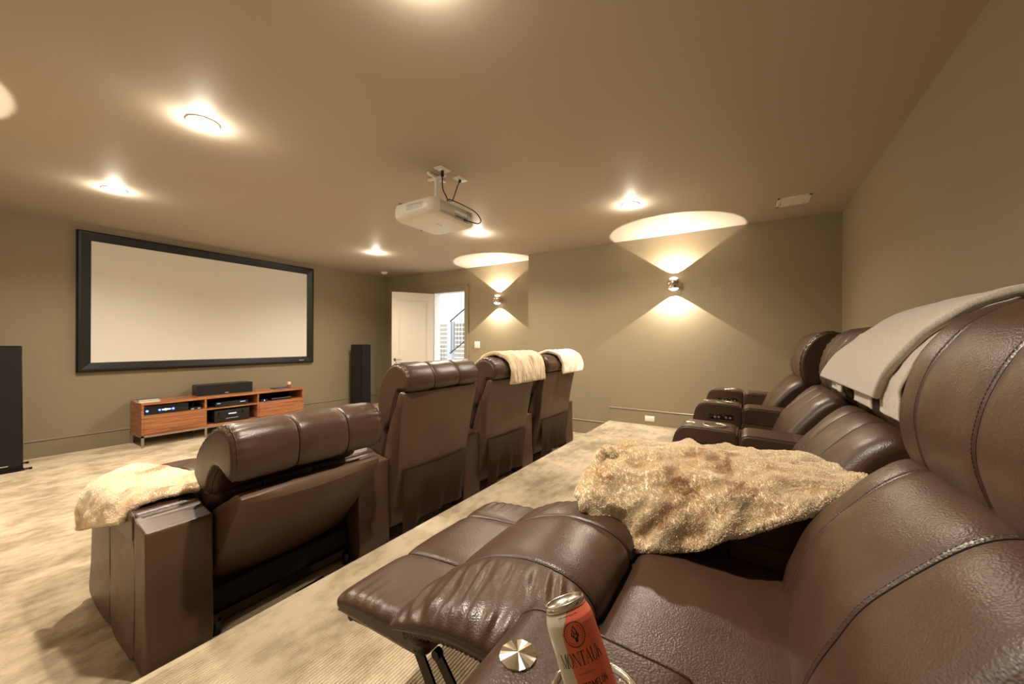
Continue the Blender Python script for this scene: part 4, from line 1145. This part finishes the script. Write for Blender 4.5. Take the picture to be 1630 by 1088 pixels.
em += [[ax(-.12, -.9), ax(.30, -.85), ax(.30, -.35), ax(-.22, -.35)], [ax(-.6, -.05), ax(-.42, -.05), ax(.08, 1.0), ax(-.02, 1.0)], [ax(.62, -.20), ax(.46, -.20), ax(-.02, 1.0), ax(.10, 1.0)],
       [ax(-.6, -.05), ax(-.22, -.42), ax(-.10, -.30), ax(-.42, .0)], [ax(.62, -.20), ax(.30, -.42), ax(.20, -.28), ax(.46, -.08)],
       [ax(-.28, -.28), ax(-.16, -.34), ax(.0, .35), ax(-.08, .38)], [ax(-.08, .38), ax(0, .36), ax(.12, -.12), ax(.04, -.14)], [ax(.04, -.14), ax(.12, -.16), ax(.28, .22), ax(.20, .26)], [ax(.20, .26), ax(.28, .24), ax(.36, -.3), ax(.26, -.32)]]
wrapped('arrowhead_emblem', em, 'can_ink', .0003, body)
fine = []
for i in range(22):
    if i % 6 == 5: continue
    a = -.016 + i * .0013; fine.append([(a, .1435), (a + .0008, .1435), (a + .0008, .1444), (a, .1444)])
wrapped('small_print', fine, 'can_ink', .0003, body)

# ------------------------------------------------------------------ cables and power brick behind the reclined seat
def cable(pts, r, lab):
    bm = bmesh.new(); tube(bm, resample([Vector(p) for p in pts], 70, False)[0], r); tag(obj('black_cable', bm, 'black_plastic', None, True), lab, 'cable', 'cords behind the reclined front seat')
cable([(.78, 1.90, .01), (.95, 1.86, .05), (1.10, 1.92, .02), (1.25, 1.85, .03), (1.42, 1.80, .012), (1.60, 1.87, .01), (1.72, 1.98, .01)], .004, 'black cord curving along the carpet behind the reclined seat')
cable([(.80, 1.95, .012), (1.0, 1.92, .06), (1.12, 1.88, .045), (1.30, 1.90, .03), (1.45, 1.90, .02)], .0035, 'black cord bunched against the base of the reclined seat')
t = empty('power_adapter', (1.15, 1.995, 0), .05, 'black power adapter on the carpet behind the reclined seat', 'power adapter')
box_obj('case', (-.08, .08, -.03, .03, 0, .035), 'black_plastic', t, .006)
bm = bmesh.new(); tube(bm, [(-.08, 0, .02), (-.11, 0, .02)], .007); obj('strain_relief', bm, 'black_plastic', t)

# ------------------------------------------------------------------ outside the door
M['ext_white'] = mat('ext_white', (.60, .60, .61), .6); M['ext_wood'] = mat('ext_wood', (.42, .36, .27), .7); M['ext_ground'] = mat('ext_concrete', (.6, .58, .54), .8)
M['ext_iron'] = mat('ext_iron', (.05, .05, .06), .5)
tag(box_obj('ground', (XR + .17, 30, -4, 30, -.30, -.02), 'ext_ground'), 'pale concrete ground outside the open door', 'ground', kind='structure')
tag(box_obj('stair_post', (9.42, 9.58, 8.30, 8.50, -.02, 2.02), 'ext_white'), 'white newel post of the outdoor stair seen through the door', 'post')
t = empty('outdoor_stair', (9.5, 6.3, -.02), 0, 'outdoor wooden stair climbing to the right beyond the door', 'stairs')
for k in range(12):
    y = 2.0 - k * .27; z = k * .17
    box_obj('tread', (-.1, 1.0, y - .30, y, z + .12, z + .17), 'ext_wood', t)
    bm = bmesh.new(); bx(bm, -.1, 1.0, y - .02, y, z, z + .12); obj('stair_board', bm, 'ext_white', t)
bm = bmesh.new(); v = [bm.verts.new(p) for p in ((-.12, 2.1, 0), (-.12, 2.1, .3), (-.12, -1.2, 2.38), (-.12, -1.2, 2.05))]; f = bm.faces.new(v)
g = bmesh.ops.extrude_face_region(bm, geom=[f]); bmesh.ops.translate(bm, verts=[q for q in g['geom'] if isinstance(q, bmesh.types.BMVert)], vec=(.03, 0, 0)); obj('stringer', bm, 'ext_white', t)
bm = bmesh.new(); tube(bm, [(-.1, 2.05, 2.05), (-.1, -1.2, 4.1)], .025, 6); tube(bm, [(-.1, 2.05, 1.0), (-.1, -1.2, 3.05)], .02, 6)
for k in range(24):
    y = 2.0 - k * .13; z = 1.0 + (2.0 - y) * .63; tube(bm, [(-.1, y, z), (-.1, y, z + 1.05)], .010, 5)
obj('railing', bm, 'ext_iron', t)
t = empty('garden_fence', (11.4, 6, -.02), 0, 'pale slatted garden fence beyond the outdoor stair', 'fence')
bm = bmesh.new()
for k in range(12): bx(bm, 0, .03, -2, 8, .1 + k * .17, .23 + k * .17)
obj('slats', bm, 'ext_wood', t)
for y in (-1, 1, 3, 5, 7): box_obj('fence_post', (-.05, .05, y, y + .1, 0, 2.15), 'ext_white', t)
t = empty('trellis_panel', (8.9, 8.05, -.02), 0, 'thin wire trellis panel outside beside the newel post', 'trellis')
bm = bmesh.new()
for k in range(7): tube(bm, [(0, .1 + k * .12, 0), (0, .1 + k * .12, 1.25)], .006, 5)
for k in range(8): tube(bm, [(0, .1, .05 + k * .165), (0, .82, .05 + k * .165)], .006, 5)
obj('wires', bm, 'ext_iron', t)
tag(box_obj('porch_beam', (6.9, 7.1, 2, 9, 2.62, 2.85), 'ext_white'), 'white porch beam above the doorway outside', 'beam')

w = bpy.data.worlds.new('world'); scn.world = w; w.use_nodes = True
bg = w.node_tree.nodes['Background']; bg.inputs['Color'].default_value = (.86, .93, 1.0, 1); bg.inputs['Strength'].default_value = 1.7

# ------------------------------------------------------------------ camera
cd = bpy.data.cameras.new('camera'); cam = bpy.data.objects.new('camera', cd); COL.objects.link(cam); scn.camera = cam
cd.sensor_width = 36.; cd.lens = F / 1630 * 36.; cd.clip_start = .02; cd.clip_end = 100
cam.location = CAM; cam.rotation_euler = Matrix((r2, u2, -fw)).transposed().to_euler()

vs_ = scn.view_settings; scn.display_settings.display_device = 'sRGB'
vs_.view_transform = 'Standard'; vs_.look = 'None'; vs_.gamma = 1; vs_.use_curve_mapping = False
vs_.exposure = .58
scn.cycles.max_bounces = 10; scn.cycles.diffuse_bounces = 6; scn.cycles.sample_clamp_indirect = 8
